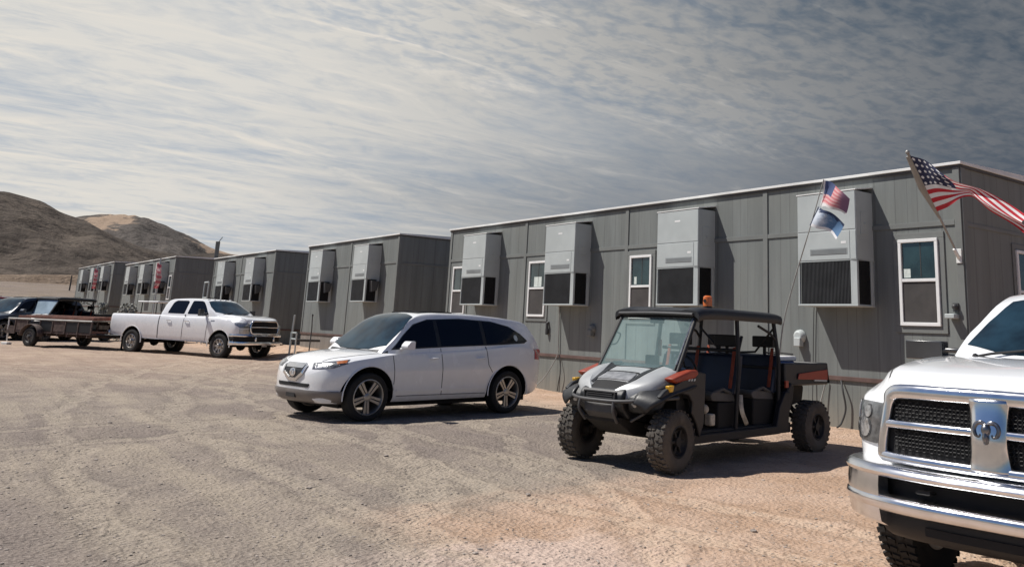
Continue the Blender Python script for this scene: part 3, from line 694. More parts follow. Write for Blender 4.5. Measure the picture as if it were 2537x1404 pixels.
# ------------------------------------------------------------------ sport utility car
def suv(label,paint='white',loc=(0,0,0),rz=0,sc=1,group=None,detail=True):
    t=thing('parked_car',label,'car',loc,rz,group,sc); P_=M[paint]
    xf,xr=1.52,-1.38
    zt=pch([(-2.38,.86),(-2.3,1.05),(-1.6,1.16),(-.5,1.12),(1.0,1.085),(1.3,1.065),(1.7,1.02),(2.0,.965),(2.15,.90),(2.24,.83),(2.29,.74)])
    zs=pch([(-2.38,.84),(-2.3,1.02),(-1.6,1.17),(-.5,1.09),(1.0,1.02),(1.5,.965),(1.9,.90),(2.1,.83),(2.24,.74),(2.29,.68)])
    wm=pch([(-2.38,.62),(-2.3,.80),(-2.1,.92),(-1.85,.965),(-1.4,.985),(-.85,.955),(0,.950),(1.0,.952),(1.5,.985),(1.85,.945),(2.05,.86),(2.17,.74),(2.25,.55),(2.29,.38)])
    zb=pch([(-2.38,.46),(-2.2,.36),(-1.9,.30),(1.9,.27),(2.15,.27),(2.25,.34),(2.29,.44)])
    def sec(x):
        w=wm(x); b_=zb(x); s_=zs(x); T=zt(x); k=s_-b_
        return [(0,b_),(w*.80,b_),(w*.93,b_+.03),(w*.965,b_+k*.18),(w*.985,b_+k*.45),(w,b_+k*.66),(w*.978,b_+k*.86),(w*.955,s_-.012),(w*.935,s_),(w*.85,s_+(T-s_)*.46),(w*.55,s_+(T-s_)*.86),(w*.2,T-.002),(0,T)]
    g=G(); xs_=frange(-2.38,-2.2,5)+frange(-2.1,1.8,34)+frange(1.87,2.29,15)
    loft(g,xs_,sec,2)
    low=boolean(mesh_of(g,'b'),cutters([(xf,.37,.472,.98,1),(xf,.37,.472,.98,-1),(xr,.37,.472,.98,1),(xr,.37,.472,.98,-1)]),'body')
    zt2=pch([(-2.30,1.10),(-2.12,1.42),(-2.0,1.60),(-1.88,1.645),(-1.3,1.70),(-.6,1.73),(0,1.725),(.38,1.695),(.62,1.62),(.9,1.405),(1.2,1.14),(1.28,1.05)])
    cr=pch([(-2.3,.03),(-1.9,.05),(.3,.05),(.6,.07),(1.0,.08),(1.28,.05)])
    wr=pch([(-2.3,.80),(-2.0,.60),(-1.8,.585),(-1,.62),(.4,.61),(1.28,.64)])
    bl=pch([(-2.3,1.0),(-1.6,1.12),(-.5,1.05),(1.0,.98),(1.28,.95)])
    def sec2(x):
        T=zt2(x); c=cr(x); B=bl(x); wb=.90 if x>-2 else .90-.12*((-2-x)/.3)
        if x>1.0: wb=.90-.10*(x-1.0)/.34
        zt_e=max(T-c,B+.01); full=.62
        we=wb-(wb-wr(x))*min(1,(zt_e-B)/full)
        wmid=wb-(wb-we)*.42
        return [(0,B-.15),(wb*.9,B-.15),(wb,B),(wmid,B+(zt_e-B)*.5),(we+.01,zt_e-.02),(we-.045,zt_e+c*.45),(we*.5,T-.008),(0,T)]
    g=G(); loft(g,frange(-2.30,-1.9,8)+frange(-1.8,.2,20)+frange(.28,1.28,18),sec2,3)
    up=mesh_of(g,'u')
    bm=bmesh.new(); bm.from_mesh(low); bm.from_mesh(up); full=bpy.data.meshes.new('body'); bm.to_mesh(full); bm.free()
    bv=bvh_of(full); bvu=bvh_of(up)
    body=obj('body',full,[P_,M['void']],t,smooth=38,fix=False)
    glass=M['glass']
    # side glass (x, z)
    dlo=[(1.10,1.085),(.84,1.32),(.60,1.50),(.30,1.59),(-.4,1.625),(-1.1,1.60),(-1.52,1.52),(-1.78,1.39),(-1.92,1.27),(-1.82,1.225),(-1.2,1.19),(0,1.14)]
    def sideglass(s_):
        sg=[(-p[0]*s_ if s_>0 else p[0],p[1]) for p in dlo] if s_>0 else dlo
        a=90*s_
        def S2(poly): return [((-p[0]) if s_>0 else p[0],p[1]) for p in poly]
        gg=G(); drape(gg,bvu,S2([(p[0],p[1]) for p in dlo]),a,.004,.09); obj('window_trim',gg,M['satin'],body,smooth=40)
        cut=[.15,-.86]
        def clip(x0,x1,inset=.022):
            top=pch(sorted([(p[0],p[1]) for p in dlo[:9]])); bot=pch(sorted([(1.10,1.085),(0,1.14),(-1.2,1.19),(-1.92,1.268)]))
            xs=frange(x0,x1,9); P1=[(x,bot(x)+inset) for x in xs]; P2=[(x,max(top(x)-inset,bot(x)+inset+.004)) for x in xs[::-1]]
            return P1+P2
        for x0,x1 in ((.19,1.02),(-.82,.11),(-1.82,-.90)):
            gg=G(); drape(gg,bvu,S2(clip(x0,x1)),a,.007,.09); obj('side_window',gg,glass,body,smooth=40)
        # seams and handles
        gg=G()
        for ln in ([(1.10,1.0),(1.06,.62),(1.06,.40)],[(.13,1.12),(.10,.7),(.08,.36)],[(-.86,1.16),(-.90,.85),(-1.0,.72)]):
            drape(gg,bv,S2(ribbon(ln,.011)),a,.0035,.05,depth=.01)
        drape(gg,bv,S2(ribbon([(1.06,.37),(-.88,.37)],.010)),a,.0035,.08,depth=.01)
        obj('door_seam',gg,M['seam'],body,smooth=0)
        for hx in (.30,-.72):
            gg=G(); yy=.955*s_; gg.tube([(hx+.09,yy,.955),(hx+.06,yy+.03*s_,.958),(hx-.06,yy+.03*s_,.962),(hx-.09,yy,.962)],.014,6); obj('door_handle',gg,P_,body)
        gg=G(); drape(gg,bv,S2([(1.0,.475),(-.9,.475),(-.9,.435),(1.0,.435)]),a,.012,.2); obj('side_moulding',gg,P_,body)
        if detail and s_>0:
            gg=G(); drape(gg,bvu,[(1.62+.045*cos(q),1.315+.055*sin(q)) for q in frange(0,2*pi,17)[:-1]],a,.011,.03,depth=.003); obj('window_sticker',gg,M['paper'],body)
        # mirror
        gg=G(); gg.tube([(.93,.87*s_,1.10),(.93,.99*s_,1.13)],.028,8)
        gg.prism(rnd([(.86,1.10),(1.0,1.11),(1.02,1.16),(.95,1.235),(.86,1.235)],.03),'y',.985*s_,1.17*s_); mm=obj('wing_mirror',gg,P_,body,bevel=.03,seg=3)
        gg=G(); gg.cbox((.862,1.075*s_,1.17),(.01,.14,.09)); obj('mirror_glass',gg,M['void'],mm)
        # wheel arch liner edge
        for xx in (xf,xr):
            gg=G(); gg.tube([(xx+.470*cos(q),.962*s_,.37+.470*sin(q)) for q in frange(-.1,pi+.1,22)],.010,6); obj('arch_lip',gg,P_,body)
        gg=G(); drape(gg,bv,[(p[0]*s_,p[1]) for p in rnd([(-.20,.92),(.13,.98),(.13,.84),(-.02,.77),(-.22,.76)],.04)] if s_<0 else [(p[0],p[1]) for p in rnd([(-.20+.0,.98),(.13,.93),(.16,.78),(-.02,.80),(-.16,.86)],.02)],0) if False else None
    both(sideglass)
    # windscreen, rear glass, sunroof, lights
    gg=G(); ws=[(1.262,0),(1.245,.42),(1.15,.765),(.80,.70),(.54,.575),(.47,.3),(.46,0)]
    drape(gg,bvu,ws+[(x,-y) for x,y in ws[-2:0:-1]],0,.009,.06,top=True); obj('windscreen',gg,M['tint'],body,smooth=40)
    if detail:
        gg=G(); drape(gg,bvu,[(1.08,-.42),(1.06,-.16),(1.0,-.12),(1.03,-.36)],0,.007,.05,top=True,depth=.005)
        obj('dashboard_papers',gg,mat('papers_behind_glass',(.16,.19,.17),.3,var=.75,vs=14,coat=1),body)
    gg=G(); drape(gg,bvu,[(.30,-.38),(.30,.38),(-.42,.40),(-.42,-.40)],0,.018,.1,top=True); obj('sunroof',gg,M['glass'],body,smooth=40)
    gg=G(); drape(gg,bv,rnd([(-.58,1.16),(.58,1.16),(.50,1.50),(-.50,1.50)],.06),180,.004,.08); obj('rear_window',gg,glass,body)
    for s_ in (1,-1):
        gg=G(); a=52*s_
        # t axis = (-sin a, cos a): build from wanted (x,y) points on the corner
        def tt(x,y): return -sin(rad(a))*x+cos(rad(a))*y
        pts=[(2.23,.44*s_,.775),(2.24,.46*s_,.86),(2.08,.72*s_,.90),(1.86,.88*s_,.935),(1.90,.90*s_,.875),(2.08,.80*s_,.80)]
        drape(gg,bv,[(tt(x,y),z) for x,y,z in pts],a,.006,.04); hl=obj('headlight',gg,M['lampdark'],body,smooth=40)
        gg=G(); drape(gg,bv,[(tt(x,y),z) for x,y,z in [(2.21,.50*s_,.785),(2.22,.50*s_,.845),(2.10,.68*s_,.87),(2.12,.70*s_,.80)]],a,.011,.03); obj('lamp_lens',gg,M['lamp'],hl)
        gg=G(); drape(gg,bv,[(tt(x,y),z) for x,y,z in [(2.03,.77*s_,.898),(1.89,.865*s_,.926),(1.91,.88*s_,.888),(2.02,.80*s_,.862)]],a,.010,.03); obj('turn_signal',gg,M['amberdark'],hl)
        gg=G(); a2=118*s_
        def t2(x,y): return -sin(rad(a2))*x+cos(rad(a2))*y
        drape(gg,bv,[(t2(x,y),z) for x,y,z in [(-2.10,.93*s_,1.12),(-2.06,.94*s_,.94),(-2.34,.74*s_,.92),(-2.34,.72*s_,1.12)]],a2,.012,.04); obj('tail_light',gg,M['redlens'],body)
    for s_ in (1,-1):
        gg=G(); drape(gg,bv,ribbon([(2.12,.52*s_),(1.85,.70*s_),(1.5,.78*s_),(1.15,.83*s_)],.012),0,.004,.05,top=True,depth=.01); obj('hood_seam',gg,M['seam'],body,smooth=0)
    gg=G(); drape(gg,bv,[(1.27,-.70),(1.30,-.35),(1.31,0),(1.30,.35),(1.27,.70),(1.235,.70),(1.265,.35),(1.275,0),(1.265,-.35),(1.235,-.70)],0,.006,.05,top=True,depth=.01); obj('cowl',gg,M['satin'],body)
    # shield grille: silver shield with dark slot and badge
    gg=G(); drape(gg,bv,rnd([(-.32,.82),(.32,.82),(.29,.71),(.10,.60),(-.10,.60),(-.29,.71)],.03),0,.016,.03); gr=obj('grille',gg,M['satin'],body)
    gg=G(); drape(gg,bv,rnd([(-.27,.845),(.27,.845),(.25,.775),(-.25,.775)],.02),0,.026,.03); obj('grille_bar',gg,M['chrome'],gr)
    gg=G(); drape(gg,bv,ribbon([(-.31,.82),(-.285,.71),(-.10,.605),(.10,.605),(.285,.71),(.31,.82)],.045),0,.026,.03); obj('grille_frame',gg,M['chrome'],gr)
    gg=G()
    for s_ in (-1,1): drape(gg,bv,ribbon([(.012*s_,.745),(.035*s_,.72),(.045*s_,.665)],.014),0,.030,.02)
    drape(gg,bv,ribbon([(-.04,.70),(.04,.70)],.012),0,.030,.02); drape(gg,bv,ribbon([(.085*cos(q),.705+.055*sin(q)) for q in frange(0,2*pi,20)],.012),0,.028,.02)
    obj('grille_badge',gg,M['chrome'],gr)
    gg=G(); drape(gg,bv,rnd([(-.47,.555),(.47,.555),(.44,.50),(-.44,.50)],.02),0,.006,.05); obj('lower_intake',gg,M['void'],body)
    gg=G(); pr=[(0,.455),(.025,.46),(.03,.43),(.010,.37),(-.03,.30),(-.09,.265)]
    path=[(1.93,.89),(2.05,.84),(2.17,.70),(2.25,.50),(2.285,.25),(2.29,0)]; path=catmull(path,3); path=path+[(x,-y) for x,y in path[-2::-1]]
    def bumper(u,v):
        i=u*(len(path)-1); k=min(int(i),len(path)-2); p=Vector(path[k]).lerp(Vector(path[k+1]),i-k); tg=(Vector(path[k+1])-Vector(path[k])).normalized(); n=Vector((-tg.y,tg.x)); n=n if n.x>0 or abs(n.x)<1e-6 else -n
        j=v*(len(pr)-1); q=min(int(j),len(pr)-2); d_=pr[q][0]+(pr[q+1][0]-pr[q][0])*(j-q); z=pr[q][1]+(pr[q+1][1]-pr[q][1])*(j-q)
        p=p+n*d_; return (p.x,p.y,z)
    gg.sheet(bumper,len(path)-1,len(pr)-1); fb=obj('front_bumper',gg,M['bumper'],body,smooth=50,solid=.006)
    gg=G(); gg.prism([(2.315,.40),(2.315,.34),(2.28,.33),(2.28,.41)],'y',-.13,.13); obj('tow_cover',gg,M['satin'],fb)
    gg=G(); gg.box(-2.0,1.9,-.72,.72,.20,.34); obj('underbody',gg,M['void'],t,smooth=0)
    for s_ in (1,-1):
        for i,xx in enumerate((xf,xr)): wheel(t,xx,.845*s_,.37,.37,.25,.262,s_,'five',tm='tyre')
    return t

# ------------------------------------------------------------------ crew cab pickup
def pickup(label,paint,front,loc,rz,sc,group=None):
    t=thing('pickup_truck',label,'pickup truck',loc,rz,group,sc); P_=M[paint]; xf,xr=2.145,-2.145
    zt=pch([(-3.38,1.37),(-.9,1.38),(0,1.36),(1.5,1.37),(1.85,1.445),(2.2,1.44),(2.7,1.40),(2.95,1.355),(3.05,1.315),(3.10,1.285),(3.12,1.26)])
    zs=pch([(-3.38,1.35),(-.9,1.36),(0,1.34),(1.5,1.345),(1.9,1.345),(2.4,1.30),(2.8,1.215),(3.0,1.15),(3.12,1.12),(3.20,1.05)])
    wm=pch([(-3.38,.94),(-3.3,.975),(-2.1,.995),(-1,.98),(1.5,.98),(2.1,1.0),(2.6,1.0),(2.82,.985),(2.93,.93),(3.02,.84),(3.07,.72),(3.10,.55),(3.12,.42)])
    zb=pch([(-3.38,.62),(-2.8,.58),(-1,.52),(1.5,.50),(2.6,.56),(2.9,.62),(3.1,.66),(3.2,.7)])
    hr=pch([(1.5,.0),(1.9,.06),(2.6,.075),(3.0,.06),(3.2,.0)])
    def sec(x):
        w=wm(x); b_=zb(x); s_=zs(x); T=zt(x); k=s_-b_
        hd=hr(x) if x>1.5 else 0
        return [(0,b_),(w*.86,b_),(w*.955,b_+.03),(w*.98,b_+k*.2),(w,b_+k*.5),(w*.995,b_+k*.78),(w*.965,s_-.02),(w*.90,s_+.01),(w*.82,s_+(T-s_)*.50),(w*.72,s_+(T-s_)*.94),(w*.35,T-.004),(0,T)]
    g=G(); loft(g,frange(-3.38,-3.2,5)+frange(-3.05,2.8,50)+frange(2.86,3.12,14),sec,2)
    ca=[(xf,.43,.52,1.0,1),(xf,.43,.52,1.0,-1),(xr,.43,.52,1.0,1),(xr,.43,.52,1.0,-1)]
    low=boolean(mesh_of(g,'b'),cutters(ca,[(-3.30,-.93,-.80,.80,.95,1.6)]),'body')
    zt2=pch([(-.86,1.50),(-.80,1.76),(-.70,1.90),(-.45,1.96),(.2,1.985),(.75,1.965),(1.02,1.90),(1.3,1.73),(1.7,1.50),(1.86,1.41)])
    cr=pch([(-.86,.03),(-.6,.05),(.8,.06),(1.2,.09),(1.86,.06)])
    def sec2(x):
        T=zt2(x); c=cr(x); B=1.30; wb=.925 if x<1.4 else .925-.11*(x-1.4)/.46
        ze=max(T-c,B+.01); we=wb-(wb-.72)*min(1,(ze-B)/.62)**1.1
        wmid=wb-(wb-we)*.40
        return [(0,B-.15),(wb*.9,B-.15),(wb,B),(wmid,B+(ze-B)*.5),(we+.005,ze-.02),(we-.05,ze+c*.45),(we*.5,T-.006),(0,T)]
    g=G(); loft(g,frange(-.86,-.5,8)+frange(-.4,.8,12)+frange(.86,1.86,16),sec2,3)
    up=mesh_of(g,'u')
    bm=bmesh.new(); bm.from_mesh(low); bm.from_mesh(up); full=bpy.data.meshes.new('body'); bm.to_mesh(full); bm.free()
    bv=bvh_of(full); bvu=bvh_of(up); bvl=bvh_of(low)
    body=obj('body',full,[P_,M['void']],t,smooth=38,fix=False)
    def sidefn(s_):
        a=90*s_
        def S2(poly): return [((-p[0]) if s_>0 else p[0],p[1]) for p in poly]
        wr_=rnd([(-.56,1.43),(.27,1.425),(.30,1.84),(.22,1.88),(-.34,1.875),(-.46,1.80)],.05)
        wf_=rnd([(.42,1.425),(1.44,1.42),(1.16,1.71),(1.00,1.85),(.90,1.88),(.46,1.88)],.05)
        for nm,pl in (('rear_side_window',wr_),('front_side_window',wf_)):
            gg=G(); drape(gg,bvu,S2(pl),a,.004,.08); o=obj(nm,gg,M['glass'],body,smooth=40)
        gg=G()
        for ln in ([(-.86,1.34),(-.87,.56)],[(.36,1.40),(.34,.95),(.32,.56)],[(1.52,1.36),(1.50,1.0),(1.46,.56)]): drape(gg,bvl,S2(ribbon(ln,.014 if ln[0][0]>-.8 else .036)),a,.004,.06,depth=.01)
        obj('door_seam',gg,M['seam'],body,smooth=0)
        gg=G(); drape(gg,bvl,S2([(-.8,.545),(1.5,.535),(1.5,.50),(-.8,.51)]),a,.01,.2); obj('sill_trim',gg,M['black'],body)
        for hx in (.52,-.36):
            gg=G(); yy=.985*s_; gg.tube([(hx-.11,yy,1.19),(hx-.08,yy+.022*s_,1.19),(hx+.08,yy+.022*s_,1.19),(hx+.11,yy,1.19)],.014,6); obj('door_handle',gg,M['chrome'],body)
        gg=G(); drape(gg,bvl,S2([(1.66,1.24),(1.84,1.245),(1.84,1.215),(1.66,1.21)]),a,.006,.03); obj('fender_badge',gg,M['steel'],body)
        for xx in (xf,xr):
            gg=G(); gg.tube([(xx+.518*cos(q),.985*s_,.43+.518*sin(q)) for q in frange(-.1,pi+.1,24)],.018,6); obj('arch_lip',gg,P_,body)
        # towing mirror
        gg=G(); gg.tube([(1.34,.90*s_,1.40),(1.34,1.10*s_,1.42)],.03,8); gg.tube([(1.36,.90*s_,1.47),(1.36,1.10*s_,1.47)],.02,8)
        if front=='old':
            gg.add(*_rb((1.33,1.215*s_,1.465),(.13,.30,.145)))
        else: gg.add(*_rb((1.33,1.13*s_,1.49),(.11,.17,.23)))
        mm=obj('wing_mirror',gg,M['mirrorhousing'],body,smooth=40,bevel=.05,seg=4)
        gg=G(); c=(1.262,1.215*s_,1.47) if front=='old' else (1.27,1.13*s_,1.49)
        gg.cbox(c,(.012,.24,.10) if front=='old' else (.012,.13,.18)); obj('mirror_glass',gg,M['steel'],mm)
    def _rb(c,d):
        q=G(); q.cbox(c,d); return q.v,q.f
    both(sidefn)
    gg=G(); ws=[(1.80,0),(1.76,.45),(1.60,.77),(1.30,.72),(1.05,.62),(1.0,.35),(.99,0)]
    drape(gg,bvu,ws+[(x,-y) for x,y in ws[-2:0:-1]],0,.005,.08,top=True); wsn=obj('windscreen',gg,M['tint'],body,smooth=40)
    for s_,y0 in ((1,.10),(1,-.62)):
        gg=G(); gg.tube([(1.84,y0,1.437),(1.80,y0+.10,1.462),(1.70,y0+.50,1.515)],.010,5); gg.ball((1.84,y0,1.437),.025,8); obj('wiper',gg,M['black'],body)
    gg=G(); drape(gg,bvu,rnd([(-.55,1.50),(.55,1.50),(.48,1.82),(-.48,1.82)],.05),180,.004,.08); obj('rear_window',gg,M['glass'],body)
    gg=G()
    for y in (-.3,-.15,0,.15,.3): gg.add(*_rb((.88,y*1.6,1.95),(.09,.06,.02)))
    obj('roof_marker_lamp',gg,M['white'],body,bevel=.006)
    # hood seam lines
    gg=G()
    for s_ in (1,-1): drape(gg,bvl,ribbon([(3.04,.68*s_),(2.7,.79*s_),(2.2,.84*s_),(1.85,.83*s_)],.010),0,.003,.06,top=True,depth=.008)
    obj('hood_seam',gg,M['seam'],body,smooth=0)
    # chassis, tail
    gg=G(); gg.box(-3.1,2.7,-.42,-.30,.48,.62); gg.box(-3.1,2.7,.30,.42,.48,.62)
    for xx in (xf,xr): gg.tube([(xx,-.8,.42),(xx,.8,.42)],.055,8); gg.ball((xx,.0,.40),.16,10)
    obj('chassis',gg,M['dirt'],t)
    gg=G(); gg.add(*_rb((-3.48,0,.66),(.16,1.86,.20))); obj('rear_bumper',gg,M['chrome'],body,bevel=.03)
    for s_ in (1,-1):
        gg=G(); drape(gg,bvl,[(s_*p,q) for p,q in ((.80,.85),(.93,.85),(.93,1.25),(.80,1.25))] if True else 0,180,.008,.06); obj('tail_light',gg,M['redlens'],body)
    for s_ in (1,-1):
        for xx in (xf,xr): wheel(t,xx+(.05 if front=='old' and xx>0 else 0),(.90 if front=='old' else .855)*s_,.41,.415,.27,.235,s_,'truck',knob=2,rm='alloy')
    # ---- front end
    def fx(y,z=1.0): return 3.20-.10*(abs(y)/.70)**2.2-.13*max(0,(z-1.0))
    def pth(pts,n=5,dx=0): 
        P=[]; 
        for i in range(len(pts)-1):
            for k in range(n): 
                u=k/n; P.append((pts[i][0]*(1-u)+pts[i+1][0]*u,pts[i][1]*(1-u)+pts[i+1][1]*u))
        P.append(pts[-1]); return [(fx(y,z)+dx,y,z) for y,z in P]
    def panel(name,poly,mm,dx,th,par,res=.08,bev=.0,label=None,xfun=fx):
        """flat-sided panel standing th thick on the curved nose"""
        bd=dense(poly,res); pts=[Vector(p) for p in bd]; n=len(bd)
        xs=[p[0] for p in bd]; ys=[p[1] for p in bd]; nx=max(2,int((max(xs)-min(xs))/res))
        r=geometry.delaunay_2d_cdt(pts,[(i,(i+1)%n) for i in range(n)],[],1,1e-6); vs,fs=r[0],r[2]
        V=[(xfun(p.x,p.y)+dx,p.x,p.y) for p in vs]; V2=[(x-th,y,z) for x,y,z in V]; m=len(V); F=[tuple(f) for f in fs]+[tuple(i+m for i in f[::-1]) for f in fs]
        ed={}
        for f in fs:
            for i in range(len(f)): ed[(f[i],f[(i+1)%len(f)])]=1
        F+=[(b_,a_,a_+m,b_+m) for a_,b_ in ed if (b_,a_) not in ed]
        gg=G(); gg.add(V,F); return obj(name,gg,mm,par,smooth=35,bevel=bev,label=label)
    if front=='old':
        # black backing, chrome surround, cross bars, emblem
        gr=panel('grille',rnd([(-.69,.85),(.69,.85),(.62,1.21),(-.62,1.21)],.05),M['void'],.012,.04,body)
        r=.026   # honeycomb mesh rows
        for s_ in (1,-1):
            for (z0,z1) in ((.90,1.010),(1.065,1.18)):
                gg=G()
                z=z0+r*.6; row=0
                while z<z1:
                    y=.11+(row%2)*r*.9
                    while y<.585:
                        c=[(fx(y,z)+.022,s_*(y+r*.50*cos(q)),z+r*.50*sin(q)) for q in frange(0,2*pi,7)[:-1]]
                        gg.tube(c,.0035,4,closed=True); y+=r*1.8
                    z+=r*.8; row+=1
                obj('honeycomb_mesh',gg,M['black'],gr)
        sur=[(0,.850),(.40,.850),(.64,.852),(.675,.875),(.655,1.02),(.63,1.16),(.60,1.205),(.54,1.222),(.3,1.226),(0,1.228)]
        sur=catmull(sur,3); sur=sur+[(-y,z) for y,z in sur[-2:0:-1]]
        gg=G(); gg.tube([(fx(y,z)+.032,y,z+(.008 if z>1.18 else 0)) for y,z in sur],.030,10,rb=[.033+.014*sstep(1.15,1.2,z) for y,z in sur],ref=(1,0,0),closed=True); obj('grille_surround',gg,M['chrome'],gr,smooth=60)
        for s_ in (1,-1):
            gg=G(); gg.tube([(fx(y,z)+.036,s_*y,z) for y,z in [(.09,1.048),(.3,1.046),(.55,1.042),(.645,1.040)]],.020,10,rb=.026,ref=(1,0,0)); obj('grille_crossbar',gg,M['chrome'],gr,smooth=60)
        gg=G()
        def cb(u,v):
            z=.845+.385*v; w_=.098+.022*abs(2*v-1)**2.5; y=(2*u-1)*w_; q=abs(2*u-1)
            return (fx(y,z)+.068-.035*q**4-.004*sin(v*9),y,z)
        gg.sheet(cb,16,22); obj('grille_centre_bar',gg,M['chrome'],gr,smooth=60,solid=.02)
        # ram style badge: shield head with curled horns
        gg=G(); E=lambda y,z,dx=0:(fx(y,z)+.062+dx,y,z)
        for s_ in (1,-1):
            pts=[(0.008,1.100),(.030,1.108),(.056,1.098),(.066,1.070),(.056,1.042),(.038,1.034),(.030,1.048)]
            gg.tube(catmull([E(s_*y,z,.012) for y,z in pts],3),[.013]*8+[.012]*5+[.010]*6,8)
        gg.ball(E(0,1.072,.020),(.026,.026,.034),14); gg.ball(E(0,1.032,.026),(.022,.017,.032),12); gg.ball(E(0,1.008,.026),(.014,.012,.014),10)
        hd=[(-.026,1.095),(.026,1.095),(.030,1.060),(.018,1.020),(.008,1.000),(-.008,1.000),(-.018,1.020),(-.030,1.060)]
        obj('ram_head_emblem',gg,M['darksteel'],gr,smooth=30,label='metal ram head emblem with curled horns')
        for s_ in (1,-1):
            a=34*s_
            def tt(x,y): return -sin(rad(a))*x+cos(rad(a))*y
            def pl(pp): return [(tt(x,y*s_),z) for x,y,z in pp]
            gg=G(); drape(gg,bv,rnd(pl([(3.06,.735,.905),(3.075,.70,1.145),(2.84,.97,1.150),(2.84,.985,.925)]),.02),a,.012,.04); hl=obj('headlight',gg,M['lampdark'],body,smooth=40)
            for (px_,py_,pz_,r_) in ((2.99,.835,.995,.068),(3.0,.80,1.09,.040),(2.90,.93,.985,.036)):
                cx_=tt(px_,py_*s_); gg=G(); drape(gg,bv,[(cx_+r_*cos(q),pz_+r_*sin(q)) for q in frange(0,2*pi,25)[:-1]],a,.014,.03); o_=obj('lamp_bezel',gg,M['greyplastic'],hl)
                gg=G(); drape(gg,bv,[(cx_+r_*.86*cos(q),pz_+r_*.86*sin(q)) for q in frange(0,2*pi,25)[:-1]],a,.018,.02); obj('lamp_reflector',gg,M['lamp'],hl)
            gg=G(); drape(gg,bv,pl([(2.91,.935,1.04),(2.91,.935,1.135),(2.86,.97,1.14),(2.86,.975,1.04)]),a,.016,.03); obj('side_marker',gg,M['white'],hl)
        # chrome bumper in two bands with a slot
        bp=catmull([(3.33,0),(3.325,.3),(3.28,.58),(3.20,.78),(3.06,.94),(2.90,.985),(2.72,1.0)],4)
        def band(name,prof,y1=None,mm='chrome',dx=0,par=None,y0=None,sd=0):
            P=[p for p in bp if (y1 is None or p[1]<=y1+1e-6)]
            if y0 is not None: P=[p for p in P if p[1]>=y0]
            if y0 is not None and sd==0:
                for k_ in (1,-1): band(name,prof,y1,mm,dx,par,y0,k_)
                return
            sides=[P[::-1]+[(x,-y) for x,y in P[1:]]] if y0 is None else [[(x,sd*y) for x,y in P]]
            gg=G()
            for Q in sides:
                n=len(Q); V=[]
                for i in range(n):
                    tg=(Vector(Q[min(i+1,n-1)])-Vector(Q[max(i-1,0)])).normalized(); nn=Vector((-tg.y,tg.x)); nn=nn if nn.dot(Vector((1,Q[i][1]*.8)))>0 else -nn
                    for d_,z in prof: V.append((Q[i][0]+nn.x*(d_+dx),Q[i][1]+nn.y*(d_+dx),z))
                m=len(prof); F=[(i*m+j,(i+1)*m+j,(i+1)*m+(j+1)%m,i*m+(j+1)%m) for i in range(n-1) for j in range(m)]+[tuple(range(m)),tuple((n-1)*m+k for k in range(m-1,-1,-1))]
                gg.add(V,F)
            return obj(name,gg,M[mm],par,smooth=50)
        bmp=band('front_bumper',[(-.16,.805),(-.02,.815),(.0,.812),(.02,.798),(.03,.778),(.02,.757),(0,.748),(-.06,.742),(-.16,.742)],par=body)
        band('bumper_lower_band',[(-.16,.655),(-.06,.658),(.0,.65),(.025,.635),(.03,.61),(.015,.575),(-.03,.55),(-.10,.535),(-.16,.535)],par=bmp)
        band('bumper_end',[(-.06,.76),(.012,.76),(.018,.70),(.016,.58),(.0,.50),(-.06,.47)],par=bmp,y0=.60)
        band('bumper_slot',[(-.18,.80),(-.10,.80),(-.10,.62),(-.18,.62)],y1=.86,mm='void',par=bmp)
        band('air_dam',[(-.16,.55),(-.06,.545),(-.05,.49),(-.09,.44),(-.14,.41),(-.20,.41)],y1=.72,mm='black',par=bmp)
        band('air_dam_slot',[(-.10,.515),(-.042,.512),(-.046,.468),(-.10,.468)],y1=.44,mm='void',par=bmp)
        for s_ in (1,-1): gg=G(); gg.tube([(3.20,.33*s_,.69),(3.29,.33*s_,.70),(3.30,.39*s_,.70),(3.20,.40*s_,.69)],.013,6); obj('tow_hook',gg,M['black'],bmp)
    else:
        panel('fascia_skirt',[(-.85,.62),(.85,.62),(.84,.80),(-.84,.80)],M['void'],-.10,.1,body)
        gr=panel('grille',rnd([(-.56,.86),(.56,.86),(.60,1.05),(.54,1.24),(-.54,1.24),(-.60,1.05)],.07),M['void'],.02,.06,body)
        sur=rnd([(-.58,.84),(.58,.84),(.63,1.05),(.56,1.265),(-.56,1.265),(-.63,1.05)],.10)
        gg=G(); gg.tube([(fx(y,z)+.03,y,z) for y,z in dense(sur,.12)],.028,8,rb=.03,ref=(1,0,0),closed=True); obj('grille_surround',gg,M['chrome'],gr,smooth=60)
        for z in (.96,1.06,1.15):
            gg=G(); gg.tube([(fx(y,z)+.035,y,z) for y in frange(-.60,.60,9)],.012 if z!=1.06 else .022,8,rb=.02 if z==1.06 else .008,ref=(1,0,0)); obj('grille_crossbar',gg,M['chrome'] if z==1.06 else M['satin'],gr,smooth=60)
        for s_ in (1,-1):
            a=34*s_
            def tt(x,y): return -sin(rad(a))*x+cos(rad(a))*y
            def pl(pp): return [(tt(x,y*s_),z) for x,y,z in pp]
            gg=G(); drape(gg,bv,pl([(3.12,.64,1.02),(3.12,.60,1.18),(2.95,.92,1.20),(2.78,.98,1.19),(2.80,.99,1.13),(3.0,.93,1.02)]),a,.010,.04); hl=obj('headlight',gg,M['lamp'],body,smooth=40)
            gg=G(); drape(gg,bv,pl([(3.12,.64,1.03),(3.12,.62,1.08),(2.97,.91,1.07),(3.0,.93,1.02)]),a,.014,.04); obj('lamp_housing',gg,M['lampdark'],hl)
            gg=G(); drape(gg,bv,pl([(3.12,.62,.84),(3.13,.62,1.0),(2.97,.93,.99),(2.98,.93,.84)]),a,.008,.05); obj('fascia_cheek',gg,M['steel'],body)
